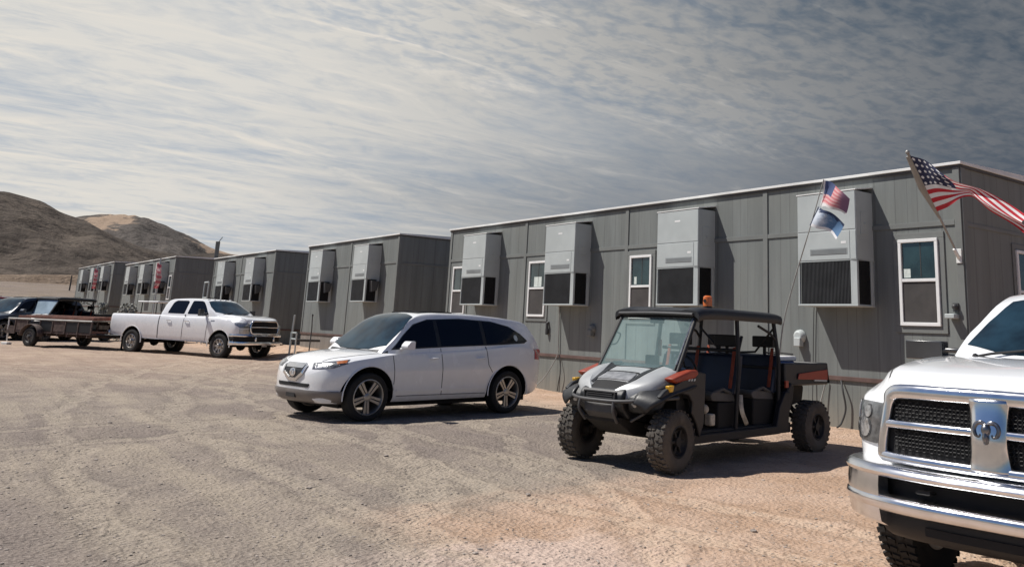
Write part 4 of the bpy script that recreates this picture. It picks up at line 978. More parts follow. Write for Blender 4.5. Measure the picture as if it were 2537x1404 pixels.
        bp=catmull([(3.26,0),(3.25,.3),(3.21,.58),(3.12,.80),(3.0,.93),(2.86,.99),(2.72,1.0)],3)
        Q=bp[::-1]+[(x,-y) for x,y in bp[1:]]
        for nm,mm,z0,z1,d0 in (('front_bumper','chrome',.735,.82,.0),('bumper_lower_band','chrome',.46,.585,.0),('bumper_slot','void',.58,.74,-.06)):
            gg=G(); V=[];n=len(Q)
            for i in range(n):
                x,y=Q[i]
                for dx,z in ((-.12,z0),(d0,z0+.01),(d0+.02,(z0+z1)/2),(d0,z1-.01),(-.12,z1)): V.append((x+dx,y*(1-.0),z))
            F=[(i*5+j,(i+1)*5+j,(i+1)*5+(j+1)%5,i*5+(j+1)%5) for i in range(n-1) for j in range(5)]+[tuple(range(5)),tuple((n-1)*5+k for k in range(4,-1,-1))]
            gg.add(V,F); o=obj(nm,gg,M[mm],body,smooth=50)
        for s_ in (1,-1):
            gg=G(); gg.add(*_rb((3.21,.40*s_,.66),(.06,.07,.16))); obj('bumper_divider',gg,M['chrome'],body,bevel=.02)
        gg=G(); gg.add(*_rb((3.22,.0,.47),(.05,.20,.12))); obj('tow_plate',gg,M['steel'],body,bevel=.01)
    gg=G(); gg.box(2.2,2.95,-.62,.62,.42,.60); obj('front_crossmember',gg,M['dirt'],t,smooth=0)
    return t
# ------------------------------------------------------------------ four seat utility buggy
gm=bpy.data.materials.new('clear_windshield'); nt=nodes(gm); out=N(nt,'ShaderNodeOutputMaterial')
tr=N(nt,'ShaderNodeBsdfTransparent'); tr.inputs[0].default_value=(.84,.97,.95,1); gl=N(nt,'ShaderNodeBsdfGlossy'); gl.inputs['Roughness'].default_value=.05; gl.inputs[0].default_value=(.8,.95,.95,1)
df=N(nt,'ShaderNodeBsdfDiffuse'); df.inputs[0].default_value=(.50,.70,.68,1)  # teal diffuse veil stands in for sky reflected on the glass
tcg=N(nt,'ShaderNodeTexCoord'); ng=noise_(nt,tcg.outputs['Object'],4,5,.6)
m1=N(nt,'ShaderNodeMixShader'); Lk(nt,math_(nt,'ADD',math_(nt,'MULTIPLY',ng,.14),.10),m1.inputs[0]); Lk(nt,tr.outputs[0],m1.inputs[1]); Lk(nt,df.outputs[0],m1.inputs[2])
m2=N(nt,'ShaderNodeMixShader'); fr_=N(nt,'ShaderNodeFresnel'); fr_.inputs[0].default_value=1.5; Lk(nt,fr_.outputs[0],m2.inputs[0]); Lk(nt,m1.outputs[0],m2.inputs[1]); Lk(nt,gl.outputs[0],m2.inputs[2]); Lk(nt,m2.outputs[0],out.inputs[0])
M['clear']=gm; M['painted_glare']=mat('painted_glare_windscreen',(.26,.34,.40),.3,var=.2,coat=.5)  # second one: opaque pale blue painted in place of light caught on the screen
def buggy(label,loc,rz,sc,group=None,full=True):
    t=thing('utility_buggy',label,'utility buggy',loc,rz,group,sc)
    # frame / tub
    g=G(); g.prism([(-1.05,.27),(1.22,.27),(1.30,.34),(1.30,.40),(-1.05,.40)],'y',-.66,.66)
    tub=obj('floor',g,M['black'],t,smooth=30,bevel=.015)
    for s_ in (1,-1):
        g=G(); g.prism([(-.86,.30),(-.62,.28),(1.22,.27),(1.30,.36),(.95,.37),(-.58,.38),(-.66,.62),(-.80,.80),(-.92,.80)],'y',.66*s_,.74*s_); obj('rocker_panel',g,M['black'],t,smooth=30,bevel=.01)
    g=G(); g.box(-.74,-.24,-.60,.60,.38,.72); g.box(.12,.52,-.60,.60,.38,.70); seatbase=obj('seat_base',g,M['void'],t,bevel=.02)
    # seats
    for k,x0 in enumerate((.18,-.70)):
        g=G(); g.prism(rnd([(x0-.02,.70),(x0+.46,.72),(x0+.50,.79),(x0+.44,.83),(x0+.02,.80)],.03),'y',-.60,.60); st=obj('seat',g,M['seatgrey'],t,smooth=40,bevel=.02)
        g=G(); g.prism(rnd([(x0+.06,.78),(x0-.08,1.26),(x0-.17,1.28),(x0-.10,.78)],.04),'y',-.62,.62); obj('backrest',g,M['navy'],st,smooth=40,bevel=.02)
        for y in (-.38,.38):
            g=G(); g.cbox((x0-.14,y,1.44),(.09,.34,.15)); g.cbox((x0-.15,y,1.32),(.03,.05,.14)); obj('headrest',g,M['black'],st,bevel=.035,seg=3)
        for y in (.56,-.02,-.50):
            g=G(); g.tube([(x0-.06,y,1.36),(x0+.0,y+.015,1.15),(x0+.07,y+.02,.86)],.006,6,rb=.028,ref=(1,0,.2)); obj('seat_belt',g,M['beltorange'],st,label='orange seat belt')
        g=G(); g.tube([(x0+.05,.58,.80),(x0+.30,.64,.86),(x0+.42,.52,.79)],.022,6); obj('belt_webbing',g,M['seatgrey'],st)
    # dash, wheel
    g=G(); g.prism([(.98,.98),(1.34,.99),(1.36,1.10),(1.05,1.13),(.95,1.06)],'y',-.60,.60); g.box(.9,1.3,-.6,.6,.40,.98) if False else None
    dash=obj('dashboard',g,M['black'],t,bevel=.02)
    g=G(); Mw=Matrix.Translation((.88,.36,1.10))@Matrix.Rotation(rad(-65),4,'Y')
    g.tube([tuple(Mw@Vector((.17*cos(a),.17*sin(a),0))) for a in frange(0,2*pi,25)[:-1]],.014,6,closed=True)
    for a in (0,2.1,4.2): g.tube([tuple(Mw@Vector((0,0,0))),tuple(Mw@Vector((.17*cos(a),.17*sin(a),0)))],.012,5)
    g.tube([(.88,.36,1.10),(1.05,.36,1.02)],.025,6); obj('steering_wheel',g,M['black'],dash)
    g=G(); g.cbox((1.02,-.05,1.17),(.05,.20,.13)); obj('display',g,M['satin'],dash,bevel=.01)
    g=G(); g.cbox((1.0,.05,1.33),(.02,.045,.20)); obj('hanging_tag',g,M['orange'],dash)
    # firewall
    g=G(); g.prism([(1.22,.36),(1.40,.55),(1.36,1.0),(1.30,1.0),(1.16,.40)],'y',-.64,.64); obj('firewall',g,M['black'],t,bevel=.01)
    # hood: lofted silver shell
    top=pch([(1.20,1.145),(1.32,1.13),(1.55,1.07),(1.75,.985),(1.90,.90),(1.955,.85)])
    wdt=pch([(1.20,.66),(1.34,.665),(1.55,.655),(1.72,.62),(1.84,.52),(1.92,.38),(1.955,.30)])
    bot=pch([(1.20,.90),(1.5,.84),(1.75,.76),(1.955,.72)])
    def hs(x):
        w=wdt(x);T=top(x);B=bot(x)
        return [(0,B),(w*.7,B),(w*.96,B+.03),(w,T-.10),(w*.93,T-.035),(w*.80,T-.012),(w*.62,T+.004),(w*.52,T-.022),(w*.2,T-.016),(0,T-.014)]
    g=G(); loft(g,frange(1.20,1.955,22),hs,2); hm=mesh_of(g,'hood'); hb=bvh_of(hm); hood=obj('hood',hm,M['hoodgrey'],t,smooth=32,fix=False)
    g=G(); drape(g,hb,rnd([(1.80,-.25),(1.93,-.22),(1.93,.22),(1.80,.25)],.02),0,.005,.04,top=True,depth=.005); obj('scoop_floor',g,M['void'],hood)
    g=G(); drape(g,hb,rnd([(1.62,-.23),(1.78,-.26),(1.78,.26),(1.62,.23)],.02),0,.012,.05,top=True,depth=.01); obj('hood_plate',g,M['steel'],hood)
    g=G(); drape(g,hb,rnd([(1.595,-.25),(1.612,-.25),(1.612,.25),(1.595,.25)],.004),0,.012,.05,top=True,depth=.01); obj('plate_gap',g,M['void'],hood)
    for s_ in (1,-1):
        g=G(); drape(g,hb,[(1.22,.34*s_),(1.30,.44*s_),(1.60,.34*s_),(1.86,.29*s_),(1.86,.255*s_),(1.60,.27*s_),(1.3,.31*s_)],0,.010,.05,top=True,depth=.02); obj('hood_inlay',g,M['satin'],hood)
    # nose and bull bar
    g=G(); g.prism(rnd([(1.55,.50),(1.86,.54),(1.99,.66),(2.0,.80),(1.94,.865),(1.70,.90),(1.5,.86)],.03),'y',-.34,.34); nose=obj('front_fascia',g,M['satin'],t,smooth=35,bevel=.03,seg=3)
    g=G(); g.prism([(1.985,.745),(2.012,.745),(2.008,.815),(1.965,.82)],'y',-.235,.235); obj('grille',g,M['void'],nose)
    g=G(); 
    for z in (.76,.785,.808): g.box(2.008,2.016,-.20,.20,z-.004,z+.004)
    g.box(1.97,2.02,-.245,-.235,.74,.825); g.box(1.97,2.02,.235,.245,.74,.825); g.box(1.96,2.02,-.245,.245,.825,.834); obj('grille_bar',g,M['greyplastic'],nose)
    g=G(); g.prism([(1.93,.52),(2.025,.60),(2.025,.70),(1.93,.70)],'y',-.22,.22); obj('winch_plate',g,M['greyplastic'],nose,bevel=.01)
    g=G(); g.prism([(1.35,.33),(1.72,.36),(1.95,.50),(1.95,.56),(1.35,.45)],'y',-.26,.26); obj('skid_plate',g,M['dirt'],nose,bevel=.01)
    for s_ in (1,-1):
        g=G(); g.prism([(1.42,.93),(1.88,.83),(1.95,.75),(1.91,.62),(1.62,.60),(1.48,.74)],'y',.34*s_,.60*s_); o=obj('headlight_pod',g,M['satin'],t,smooth=35,bevel=.05,seg=3)
        g=G(); g.ball((1.90,.47*s_,.715),(.05,.06,.045),12); obj('headlight',g,M['lamp'],o)
        # front fender over the wheel with flared edge
        pr=[(1.97,.72),(1.93,.80),(1.80,.875),(1.60,.925),(1.38,.965),(1.20,1.0)]
        g=G()
        P3=catmull([(x,.50,z) for x,z in pr],3)
        def fend(u,v,P3=P3,s_=s_):
            i=u*(len(P3)-1); k=min(int(i),len(P3)-2); p=Vector(P3[k]).lerp(Vector(P3[k+1]),i-k)
            y=.48+.31*v*(.5+.5*min(1,u*3)); return (p.x-.05*v*(1-u),y*s_,p.z-.055*v*v-.03*v)
        g.sheet(fend,15,6); fo=obj('front_fender',g,M['satin'],t,smooth=45,solid=.02)
        g=G(); g.prism([(1.17,.50),(1.26,.62),(1.24,.74),(1.32,.82),(1.52,.845),(1.66,.84),(1.80,.79),(1.84,.81),(1.74,.88),(1.60,.93),(1.17,1.09),(.99,1.06),(1.02,.50),(1.1,.34)],'y',.70*s_,.765*s_); obj('fender_side',g,M['satin'],t,smooth=30,bevel=.015)
        g=G(); g.prism([(1.62,1.005),(1.56,.955),(1.20,1.01),(1.14,1.06),(1.16,1.10),(1.28,1.10)],'y',.62*s_,.775*s_); obj('fender_panel',g,M['orange'] if full else M['satin'],t,smooth=30,bevel=.02,label='orange red panel on the fender' if full else None)
        g=G(); g.prism([(1.70,.93),(1.60,.935),(1.62,.865),(1.68,.86)],'y',.72*s_,.78*s_); obj('reflector',g,M['yellow'],t,bevel=.01)
        g=G(); 
        for i in range(3): g.prism([(1.20+.05*i,1.005),(1.23+.05*i,1.00),(1.235+.05*i,.975),(1.205+.05*i,.98)],'y',.765*s_,.770*s_)
        obj('badge',g,M['ac'],t)
        # rear fender
        g=G(); g.prism([(-.72,.40),(-.86,.80),(-.98,.92),(-1.05,.86),(-1.02,.70),(-.93,.52),(-.9,.34)],'y',.52*s_,.72*s_); obj('rear_fender',g,M['black'],t,bevel=.02)
        g=G(); g.cbox((-.84,.73*s_,.90),(.07,.02,.09)); obj('side_reflector',g,M['orange'],t)
    g=G()
    bar=catmull([(1.55,.80,.80),(1.80,.66,.775),(2.02,.36,.74),(2.07,.0,.735),(2.02,-.36,.74),(1.80,-.66,.775),(1.55,-.80,.80)],4); g.tube(bar,.021,8)
    for s_ in (1,-1):
        g.tube(catmull([(2.05,.26*s_,.74),(2.06,.27*s_,.62),(1.97,.25*s_,.50)],4),.018,7); g.tube(catmull([(1.80,.66*s_,.775),(1.80,.58*s_,.66),(1.86,.36*s_,.52)],4),.016,7)
    obj('bull_bar',g,M['greyplastic'],t,smooth=60)
    # cage
    g=G()
    for s_ in (1,-1):
        y=.64*s_
        g.tube([(1.37,.63*s_,1.06),(.98,.60*s_,1.72)],.026,8)
        g.tube(catmull([(.98,.60*s_,1.72),(.90,.60*s_,1.755),(.2,.61*s_,1.77),(-.62,.60*s_,1.765),(-.72,.60*s_,1.74)],4),.026,8)
        g.tube([(.24,.66*s_,.38),(.20,.68*s_,1.10),(.16,.62*s_,1.76)],.028,8)
        g.tube([(-.72,.60*s_,1.74),(-.74,.67*s_,1.2),(-.74,.66*s_,.40)],.028,8)
        g.tube([(-.74,.64*s_,1.45),(-.62,.62*s_,1.55),(-.35,.61*s_,1.64)],.018,8)
        g.tube([(-.70,.62*s_,1.62),(-.74,.3*s_,1.3),(-.74,.0,1.28)],.016,6)
    for x,z in ((.97,1.72),(.16,1.76),(-.72,1.74),(-.74,1.10)): g.tube([(x,-.62,z),(x,.62,z)],.024,8)
    g.tube([(.12,-.62,1.32),(.12,.62,1.32)],.022,8); g.tube([(.12,.62,1.32),(.02,.6,1.5)],.02,6)
    cage=obj('roll_cage',g,M['black'],t,smooth=60)
    # roof
    tz=pch([(-.82,1.80),(-.70,1.815),(0,1.825),(.6,1.83),(.95,1.815),(1.04,1.785)])
    def rs(x):
        T=tz(x); w=.67
        return [(0,T-.045),(w*.9,T-.055),(w,T-.135),(w+.012,T-.05),(w*.94,T-.005),(w*.7,T+.012),(w*.62,T),(w*.2,T-.002),(0,T+.006)]
    g=G(); loft(g,frange(-.82,1.04,20),rs,2); obj('roof',g,M['satin'],t,smooth=35)
    g=G(); g.tube(catmull([(1.05,-.60,1.74),(1.06,0,1.75),(1.05,.60,1.74)],4),.022,8); obj('roof_front_lip',g,M['greyplastic'],cage)
    if full:
        bx,by=.62,.50
        g=G(); g.lathe([(0,0),(.055,0),(.055,.03),(0,.03)],16,Matrix.Translation((bx,by,1.835))@Matrix.Rotation(pi/2,4,'X')); bc=obj('beacon',g,M['black'],t)
        g=G(); g.lathe([(0,.0),(.058,.0),(.060,.05),(.055,.115),(.035,.13),(0,.13)],16,Matrix.Translation((bx,by,1.855))@Matrix.Rotation(pi/2,4,'X')); obj('beacon_lens',g,M['amber'],bc,label='orange warning beacon lens')
        g=G(); g.tube([(bx+.058,by+.0,1.92),(bx+.064,by+.0,1.92)],.022,10); obj('beacon_bulb',g,M['void'],bc)
    # windscreen
    g=G(); A=Vector((1.385,.60,1.09));B_=Vector((1.005,.575,1.70))
    def wsn(u,v): p=A.lerp(B_,v); return (p.x+.02*(1-(2*u-1)**2),p.y*(1-2*u),p.z)
    g.sheet(wsn,8,4); w_=obj('windshield',g,M['clear'] if full else M['painted_glare'],t)
    g=G(); c=[wsn(u,0) for u in frange(0,1,9)]+[wsn(1,.5)]+[wsn(u,1) for u in frange(1,0,9)]+[wsn(0,.5)]; g.tube(c,.012,6,closed=True); obj('windshield_seal',g,M['black'],w_)
    g=G(); g.tube([wsn(0,.1),wsn(0,1)],.012,6); obj('windshield_strip',g,M['steel'],w_)
    g=G(); g.tube([(1.0,.14,1.70),(1.02,.12,1.66)],.01,5); g.cbox((1.0,-.0,1.655),(.02,.22,.06)); obj('rear_view_mirror',g,M['seatgrey'],t,bevel=.02)
    for s_ in (1,-1):
        g=G(); g.tube(catmull([(1.22,.60*s_,1.34),(1.20,.50*s_,1.36),(1.13,.50*s_,1.47),(1.12,.59*s_,1.50)],4),.010,5); obj('grab_handle',g,M['black'],cage)
    # cargo box
    g=G(); z0=.87; z1=1.17; x0=-2.02; x1=-.86; w=.69
    g.box(x0,x1,-w,w,z0,z0+.04)
    for q in ((x0,x1,w-.04,w,z0+.04,z1),(x0,x1,-w,-w+.04,z0+.04,z1),(x0,x0+.04,-w+.04,w-.04,z0+.04,z1),(x1-.04,x1,-w+.04,w-.04,z0+.04,z1)): g.box(*q)
    bx_=obj('cargo_box',g,M['satin'],t,bevel=.02,seg=3)
    for s_ in (1,-1):
        g=G(); g.prism([(-1.18,.955),(-1.99,.935),(-1.99,1.08),(-1.21,1.03)],'y',w*s_,(w+.012)*s_); obj('box_stripe',g,M['orange'],bx_,bevel=.008,label='orange red stripe on the box side')
        g=G(); g.prism([(-1.62,.925),(-1.96,.915),(-1.96,.935),(-1.62,.945)],'y',w*s_,(w+.014)*s_); obj('box_badge',g,M['ac'],bx_)
    g=G(); g.prism(rnd([(-1.15,.50),(-.9,.50),(-.88,.84),(-1.9,.84),(-1.85,.62)],.05),'y',-.36,.36); obj('engine_bay',g,M['dirt'],t,bevel=.01)
    for s_ in (1,-1):
        for a_,b_,r_,nm in (((1.52,.30*s_,.45),(1.52,.66*s_,.34),.03,'suspension_arm'),((1.50,.30*s_,.70),(1.52,.60*s_,.42),.028,'shock_absorber'),((-1.5,.30*s_,.48),(-1.5,.66*s_,.34),.035,'suspension_arm'),((-1.35,.3*s_,.78),(-1.45,.56*s_,.40),.03,'shock_absorber')):
            g=G(); g.tube([a_,b_],r_,8); obj(nm,g,M['dirt'],t)
    for s_ in (1,-1):
        wheel(t,1.56,.71*s_,.33,.325,.25,.165,s_,'utv',steer=.10,tm='tyredusty',rm='black',knob=1)
        wheel(t,-1.52,.69*s_,.33,.325,.26,.165,s_,'utv',tm='tyredusty',rm='black',knob=1)
    if full:
        g=G(); g.tube(catmull([(.10,.64,.78),(.16,.70,.60),(.05,.69,.45),(-.02,.64,.42)],5),.012,6,rb=.03); obj('side_net_strap',g,M['beige'],t)
        g=G(); g.cbox((.62,.55,.50),(.10,.10,.14)); g.ball((.66,.50,.62),.06,8); obj('floor_clutter',g,M['beige'],t,bevel=.02)
    return t

# ------------------------------------------------------------------ place the vehicles
suv('white sport utility car with sunroof, parked in the middle of the lot','white',(7.123,13.966,gh(7,14)-.005),3.304,.98)
bg_=buggy('dusty silver and black buggy with orange beacon, beside the large grilled white pickup',(8.33,8.15,-.005),rad(187.6),.986)
pickup('white pickup with large chrome grille and ram head emblem, cut off by the right edge','whitetruck','old',(7.853,2.773,-.01),3.244,.985)
pickup('white crew cab long bed pickup with dark front grille, hitched to the flatbed trailer','whitetruck','new',(8.918,35.235,gh(9,35)-.02),5.182,1.05)
U=bg_
hd=rad(187.6)
def up_(x,y,z): return Vector((8.33+.986*(cos(hd)*x-sin(hd)*y),8.15+.986*(sin(hd)*x+cos(hd)*y),-.005+.986*z))
# cooler in the cargo box
c0=up_(-1.22,.28,.912*1.0)
t=thing('cooler','blue cooler with white lid in the cargo box of the buggy','cooler',tuple(c0),hd+.1)
g=G(); g.box(-.30,.30,-.19,.19,0,.27); obj('cooler_body',g,M['cooler'],t,bevel=.03,seg=3)
g=G(); g.box(-.315,.315,-.205,.205,.272,.335); obj('lid',g,M['wallwhite'],t,bevel=.02,seg=3)
g=G(); g.tube([(-.2,.205,.36),(-.2,-.0,.375),(.2,-.0,.375),(.2,.205,.36)],.012,6); obj('handle',g,M['black'],t)

# ------------------------------------------------------------------ flags
def flag_mat(name,kind):
    m=bpy.data.materials.new(name); nt=nodes(m); out=N(nt,'ShaderNodeOutputMaterial'); b=N(nt,'ShaderNodeBsdfPrincipled')
    uv=N(nt,'ShaderNodeUVMap'); s=N(nt,'ShaderNodeSeparateXYZ'); Lk(nt,uv.outputs[0],s.inputs[0]); u,v=s.outputs[0],s.outputs[1]
    n1=noise_(nt,uv.outputs[0],6,4,.6)
    if kind=='us':
        st=math_(nt,'MODULO',math_(nt,'FLOOR',math_(nt,'MULTIPLY',v,13)),2)
        c=mixc(nt,st,(.52,.02,.035),(.80,.79,.78))
        can=math_(nt,'MULTIPLY',math_(nt,'LESS_THAN',u,.40),math_(nt,'LESS_THAN',v,7/13))
        fu=math_(nt,'SUBTRACT',math_(nt,'FRACT',math_(nt,'MULTIPLY',u,13)),.5); fv=math_(nt,'SUBTRACT',math_(nt,'FRACT',math_(nt,'MULTIPLY',v,9)),.5)
        rr=math_(nt,'ADD',math_(nt,'MULTIPLY',fu,fu),math_(nt,'MULTIPLY',fv,fv)); star=math_(nt,'LESS_THAN',rr,.055)
        c=mixc(nt,can,c,mixc(nt,star,(.025,.03,.075),(.75,.75,.75)))
    elif kind=='faded':
        st=math_(nt,'MODULO',math_(nt,'FLOOR',math_(nt,'MULTIPLY',v,13)),2)
        c=mixc(nt,st,(.62,.20,.22),(.72,.42,.42)); can=math_(nt,'MULTIPLY',math_(nt,'LESS_THAN',u,.42),math_(nt,'LESS_THAN',v,.54))
        c=mixc(nt,can,c,(.07,.10,.22)); c=mixc(nt,ramp(nt,u,.62,.85),c,(.22,.12,.2))
        c=mixc(nt,math_(nt,'LESS_THAN',u,.05),c,(.7,.7,.72)); c=mixc(nt,math_(nt,'GREATER_THAN',v,.9),c,(.7,.68,.68))
    elif kind=='pink':
        st=math_(nt,'MODULO',math_(nt,'FLOOR',math_(nt,'MULTIPLY',v,9)),2)
        c=mixc(nt,st,(.45,.12,.15),(.55,.38,.38))
    else:
        c=mixc(nt,ramp(nt,math_(nt,'ADD',u,math_(nt,'MULTIPLY',n1,.8)),.55,1.1),(.62,.68,.76),(.10,.20,.36))
        pt=math_(nt,'LESS_THAN',math_(nt,'ADD',v,math_(nt,'MULTIPLY',n1,.5)),.42); c=mixc(nt,math_(nt,'MULTIPLY',pt,math_(nt,'GREATER_THAN',u,.12)),c,(.03,.05,.11))
        c=mixc(nt,math_(nt,'GREATER_THAN',v,.86),c,(.78,.78,.8)); c=mixc(nt,math_(nt,'LESS_THAN',u,.06),c,(.05,.06,.1))
    c=mixc(nt,math_(nt,'MULTIPLY',ramp(nt,n1,.5,.8),.15),c,(.2,.18,.17))
    Lk(nt,c,b.inputs['Base Color']); b.inputs['Roughness'].default_value=.8
    tl=N(nt,'ShaderNodeBsdfTranslucent'); Lk(nt,c,tl.inputs[0]); mx=N(nt,'ShaderNodeMixShader'); mx.inputs[0].default_value=.28; Lk(nt,b.outputs[0],mx.inputs[1]); Lk(nt,tl.outputs[0],mx.inputs[2]); Lk(nt,mx.outputs[0],out.inputs[0])
    return m
def cloth(name,fn,nu,nv,m,parent):
    me=bpy.data.meshes.new(name); w=nv+1
    V=[tuple(fn(i/nu,j/nv)) for i in range(nu+1) for j in range(nv+1)]; F=[(i*w+j,(i+1)*w+j,(i+1)*w+j+1,i*w+j+1) for i in range(nu) for j in range(nv)]
    me.from_pydata(V,[],F); uvl=me.uv_layers.new(name='UVMap')
    for p in me.polygons:
        for li in p.loop_indices:
            vi=me.loops[li].vertex_index; uvl.data[li].uv=((vi//w)/nu,(vi%w)/nv)
    me.materials.append(m); me.shade_smooth()
    o=bpy.data.objects.new(name,me); COL.objects.link(o); o.parent=parent; return o
def lerpc(keys,u):
    f=[pch([(k[0],k[1][i]) for k in keys]) for i in range(3)]; return Vector([q(u) for q in f])
# big flag on the wall of the nearest building
base=Vector((12.58,6.9,2.82)); tip=Vector((11.4,6.947,4.206))
t=thing('wall_flag','large striped flag with starry canton on a slanted pole of the nearest building','flag',tuple(base))
g=G(); g.tube([(.03,0,-.04),tuple((tip-base)*.35),tuple((tip-base)*1.02)],[.016,.018,.022],10); g.ball(tuple((tip-base)*1.03),.034,10); obj('pole',g,M['pole'],t)
g=G(); g.cbox((.03,0,-.02),(.03,.09,.22)); g.tube([(.03,0,-.06),(-.10,.005,.08)],.028,8); obj('bracket',g,M['rooftrim'],t,bevel=.006)
T0=tip; T1=tip+(base-tip)*.50
top=[(0,tip),(.25,(11.35,6.60,4.05)),(.5,(11.3,6.13,3.715)),(.75,(11.25,5.684,3.46)),(1,(11.2,5.208,3.16))]
bot=[(0,tip+(base-tip)*.56),(.25,(11.62,6.42,3.46)),(.5,(11.40,6.05,3.47)),(.75,(11.3,5.66,3.25)),(1,(11.2,5.17,2.85))]
def fl(u,v):
    a=lerpc(top,u);b_=lerpc(bot,u); p=a.lerp(b_,v); k=min(1,u*2.5)
    p.x+=.07*sin(v*7+u*9)*k+.05*sin(u*14+1)*k; p.z+=.03*sin(u*11+v*3)*k; p.y+=.03*sin(v*9+u*5)*k
    return p-base
cloth('flag_cloth',fl,36,20,flag_mat('striped_flag','us'),t)
g=G(); g.tube([tuple(T0-base+Vector((.01,.03,-.01))),tuple((T0+(base-tip)*.3)-base+Vector((.01,.05,-.03))),tuple((T0+(base-tip)*.62)-base+Vector((.0,.01,-.01)))],[.03,.055,.015],8,rb=[.015,.02,.01],ref=(0,1,0)); obj('flag_sleeve',g,M['pole'],t)
# whip aerial with two small flags behind the buggy cab
pts=[(9.17,7.60,1.25),(9.2,7.531,1.746),(9.2,7.313,2.353),(9.2,7.084,2.929),(9.2,6.858,3.53)]; b0=Vector(pts[0])
t=thing('flag_whip','pale whip aerial with two small flags leaning right from the rear of the buggy','flag',pts[0])
g=G(); g.tube(catmull([tuple(Vector(p)-b0) for p in pts],5),[.009]*14+[.007]*7,6); obj('aerial',g,M['hose'],t)
def quad(tl,tr,br,bl,amp,ph):
    tl,tr,br,bl=[Vector((9.2,*q)) for q in (tl,tr,br,bl)]
    def f(u,v):
        p=tl.lerp(tr,u).lerp(bl.lerp(br,u),v); p.x+=amp*sin(u*6+ph+v*2); p.z+=.045*sin(u*pi)*(1-.3*v)+.012*sin(u*9+ph); return p-b0
    return f
cloth('upper_flag',quad((6.858,3.515),(6.455,3.225),(6.555,3.035),(6.955,3.19),.04,0),16,8,flag_mat('faded_flag','faded'),t)['label']='faded pink and blue flag'
cloth('lower_flag',quad((6.985,3.175),(6.58,2.93),(6.67,2.74),(7.075,2.925),.04,2),16,8,flag_mat('blue_flag','blue'),t)['label']='white and blue flag'
# drooping pink flags on the two far buildings
def droop(label,x,y,z,h,w,zb):
    t=thing('pole_flag',label,'flag',(x,y,zb)); g=G(); g.tube([(0,0,0),(0,0,z-zb+.25)],.045,8); obj('pole',g,M['ac'],t)
    def f(u,v): return Vector((-.05-.12*sin(u*9+v*4)-.1*u,-.05-u*w*(.35+.65*sin(v*2.6+.3)),z-zb-v*h-.25*u*(1-v)))
    cloth('flag_cloth',f,18,18,flag_mat('pink_flag','pink'),t)
droop('pink and white flag drooping on a pole behind the crew cab pickup bed',11.3,54.6,4.3,1.45,.95,gh(11,54))
droop('small red and pink flag on a pole beside the farthest building',11.3,75.2,4.6,1.5,.8,gh(11,75))
# ------------------------------------------------------------------ trailer
def trailer(label,loc,rz):
    t=thing('flatbed_trailer',label,'trailer',loc,rz)
    L0,L1=-1.25,3.0; w=.95; zd=.62; zr=1.02
    g=G(); g.box(L0,L1,-w,w,zd-.10,zd-.03)
    for x in frange(L0+.2,L1-.2,8): g.box(x-.03,x+.03,-w+.01,w-.01,zd-.2,zd-.102)
    fr=obj('frame',g,M['rust'],t,bevel=.005)
    g=G()
    for k in range(9): y=-w+.03+k*.21; g.box(L0+.02,L1-.02,y,y+.195,zd-.028,zd+.012)
    obj('deck',g,M['wood'],t,smooth=0,bevel=.004)
    for s_ in (1,-1):
        g=G(); g.tube([(L0-.45 if s_<0 else L0,w*s_,zr),(L1,w*s_,zr)],.035,6)
        rl=obj('side_rail',g,M['pole'],t,smooth=30)
        for x in frange(L0,L1,7): g=G(); g.box(x-.025,x+.025,w*s_-.025,w*s_+.025,zd-.1,zr); obj('side_stake',g,M['rust'],rl,smooth=0)
        for i in range(6):
            a=L0+(L1-L0)*i/6+.05; b_=L0+(L1-L0)*(i+1)/6-.05; g=G(); g.box(a,b_,w*s_-.008,w*s_+.008,zd-.02,zr-.06); obj('side_panel',g,M['black'] if i%3 else M['rust'],rl,smooth=0)
        g=G(); g.tube([(.62*cos(a)*.98,(w+.20)*s_,.42+.50*sin(a)) for a in frange(0,pi,14)],.012,6,rb=.14,ref=(0,0,1)); 
        g=G()
        def fn(u,v,s_=s_): a=pi*u; return (.52*cos(a),(w+.04+.26*v)*s_,.40+.44*sin(a))
        g.sheet(fn,14,2); obj('mudguard',g,M['rust'],t,smooth=50,solid=.02)
        wheel(t,0,(w+.17)*s_,.36,.36,.21,.20,s_,'truck',tm='tyre',rm='greyplastic')
    # planks and sheets lying on the rails
    g=G()
    for k in range(7): y=-.85+k*.25; g.box(L0-.1+random.uniform(0,.3),L1-.1,y,y+.22,zr+.04,zr+.13+.025*(k%3))
    ld=obj('load_boards',g,M['wood'],t,smooth=0,bevel=.006,label='reddish boards stacked flat')
    g=G(); g.tube([(L1,-.7,.55),(L1+.9,0,.52)],.04,6); g.tube([(L1,.7,.55),(L1+.9,0,.52)],.04,6); g.cbox((L1+.95,0,.52),(.22,.1,.1)); obj('drawbar',g,M['black'],t)
    g=G(); g.tube([(L1+.55,.0,.0),(L1+.55,.0,.75)],.035,6); g.cbox((L1+.55,0,.02),(.16,.16,.03)); obj('jack',g,M['black'],t)
    g=G(); g.tube([(L0-.42,-w,zr),(L0-.42,-w+.05,.15)],.03,6); g.cbox((L0-.42,-w+.05,.05),(.35,.2,.1)); obj('ramp_stand',g,M['rooftrim'],t,bevel=.03)
    g=G(); g.box(L0-.5,L0,-w,-w+.03,.45,.75) ; obj('tail_board',g,M['rust'],t)
    return t
trailer('rusty flatbed trailer loaded with reddish boards, hitched behind the crew cab pickup',(5.15,40.75,gh(5,40)),rad(299))

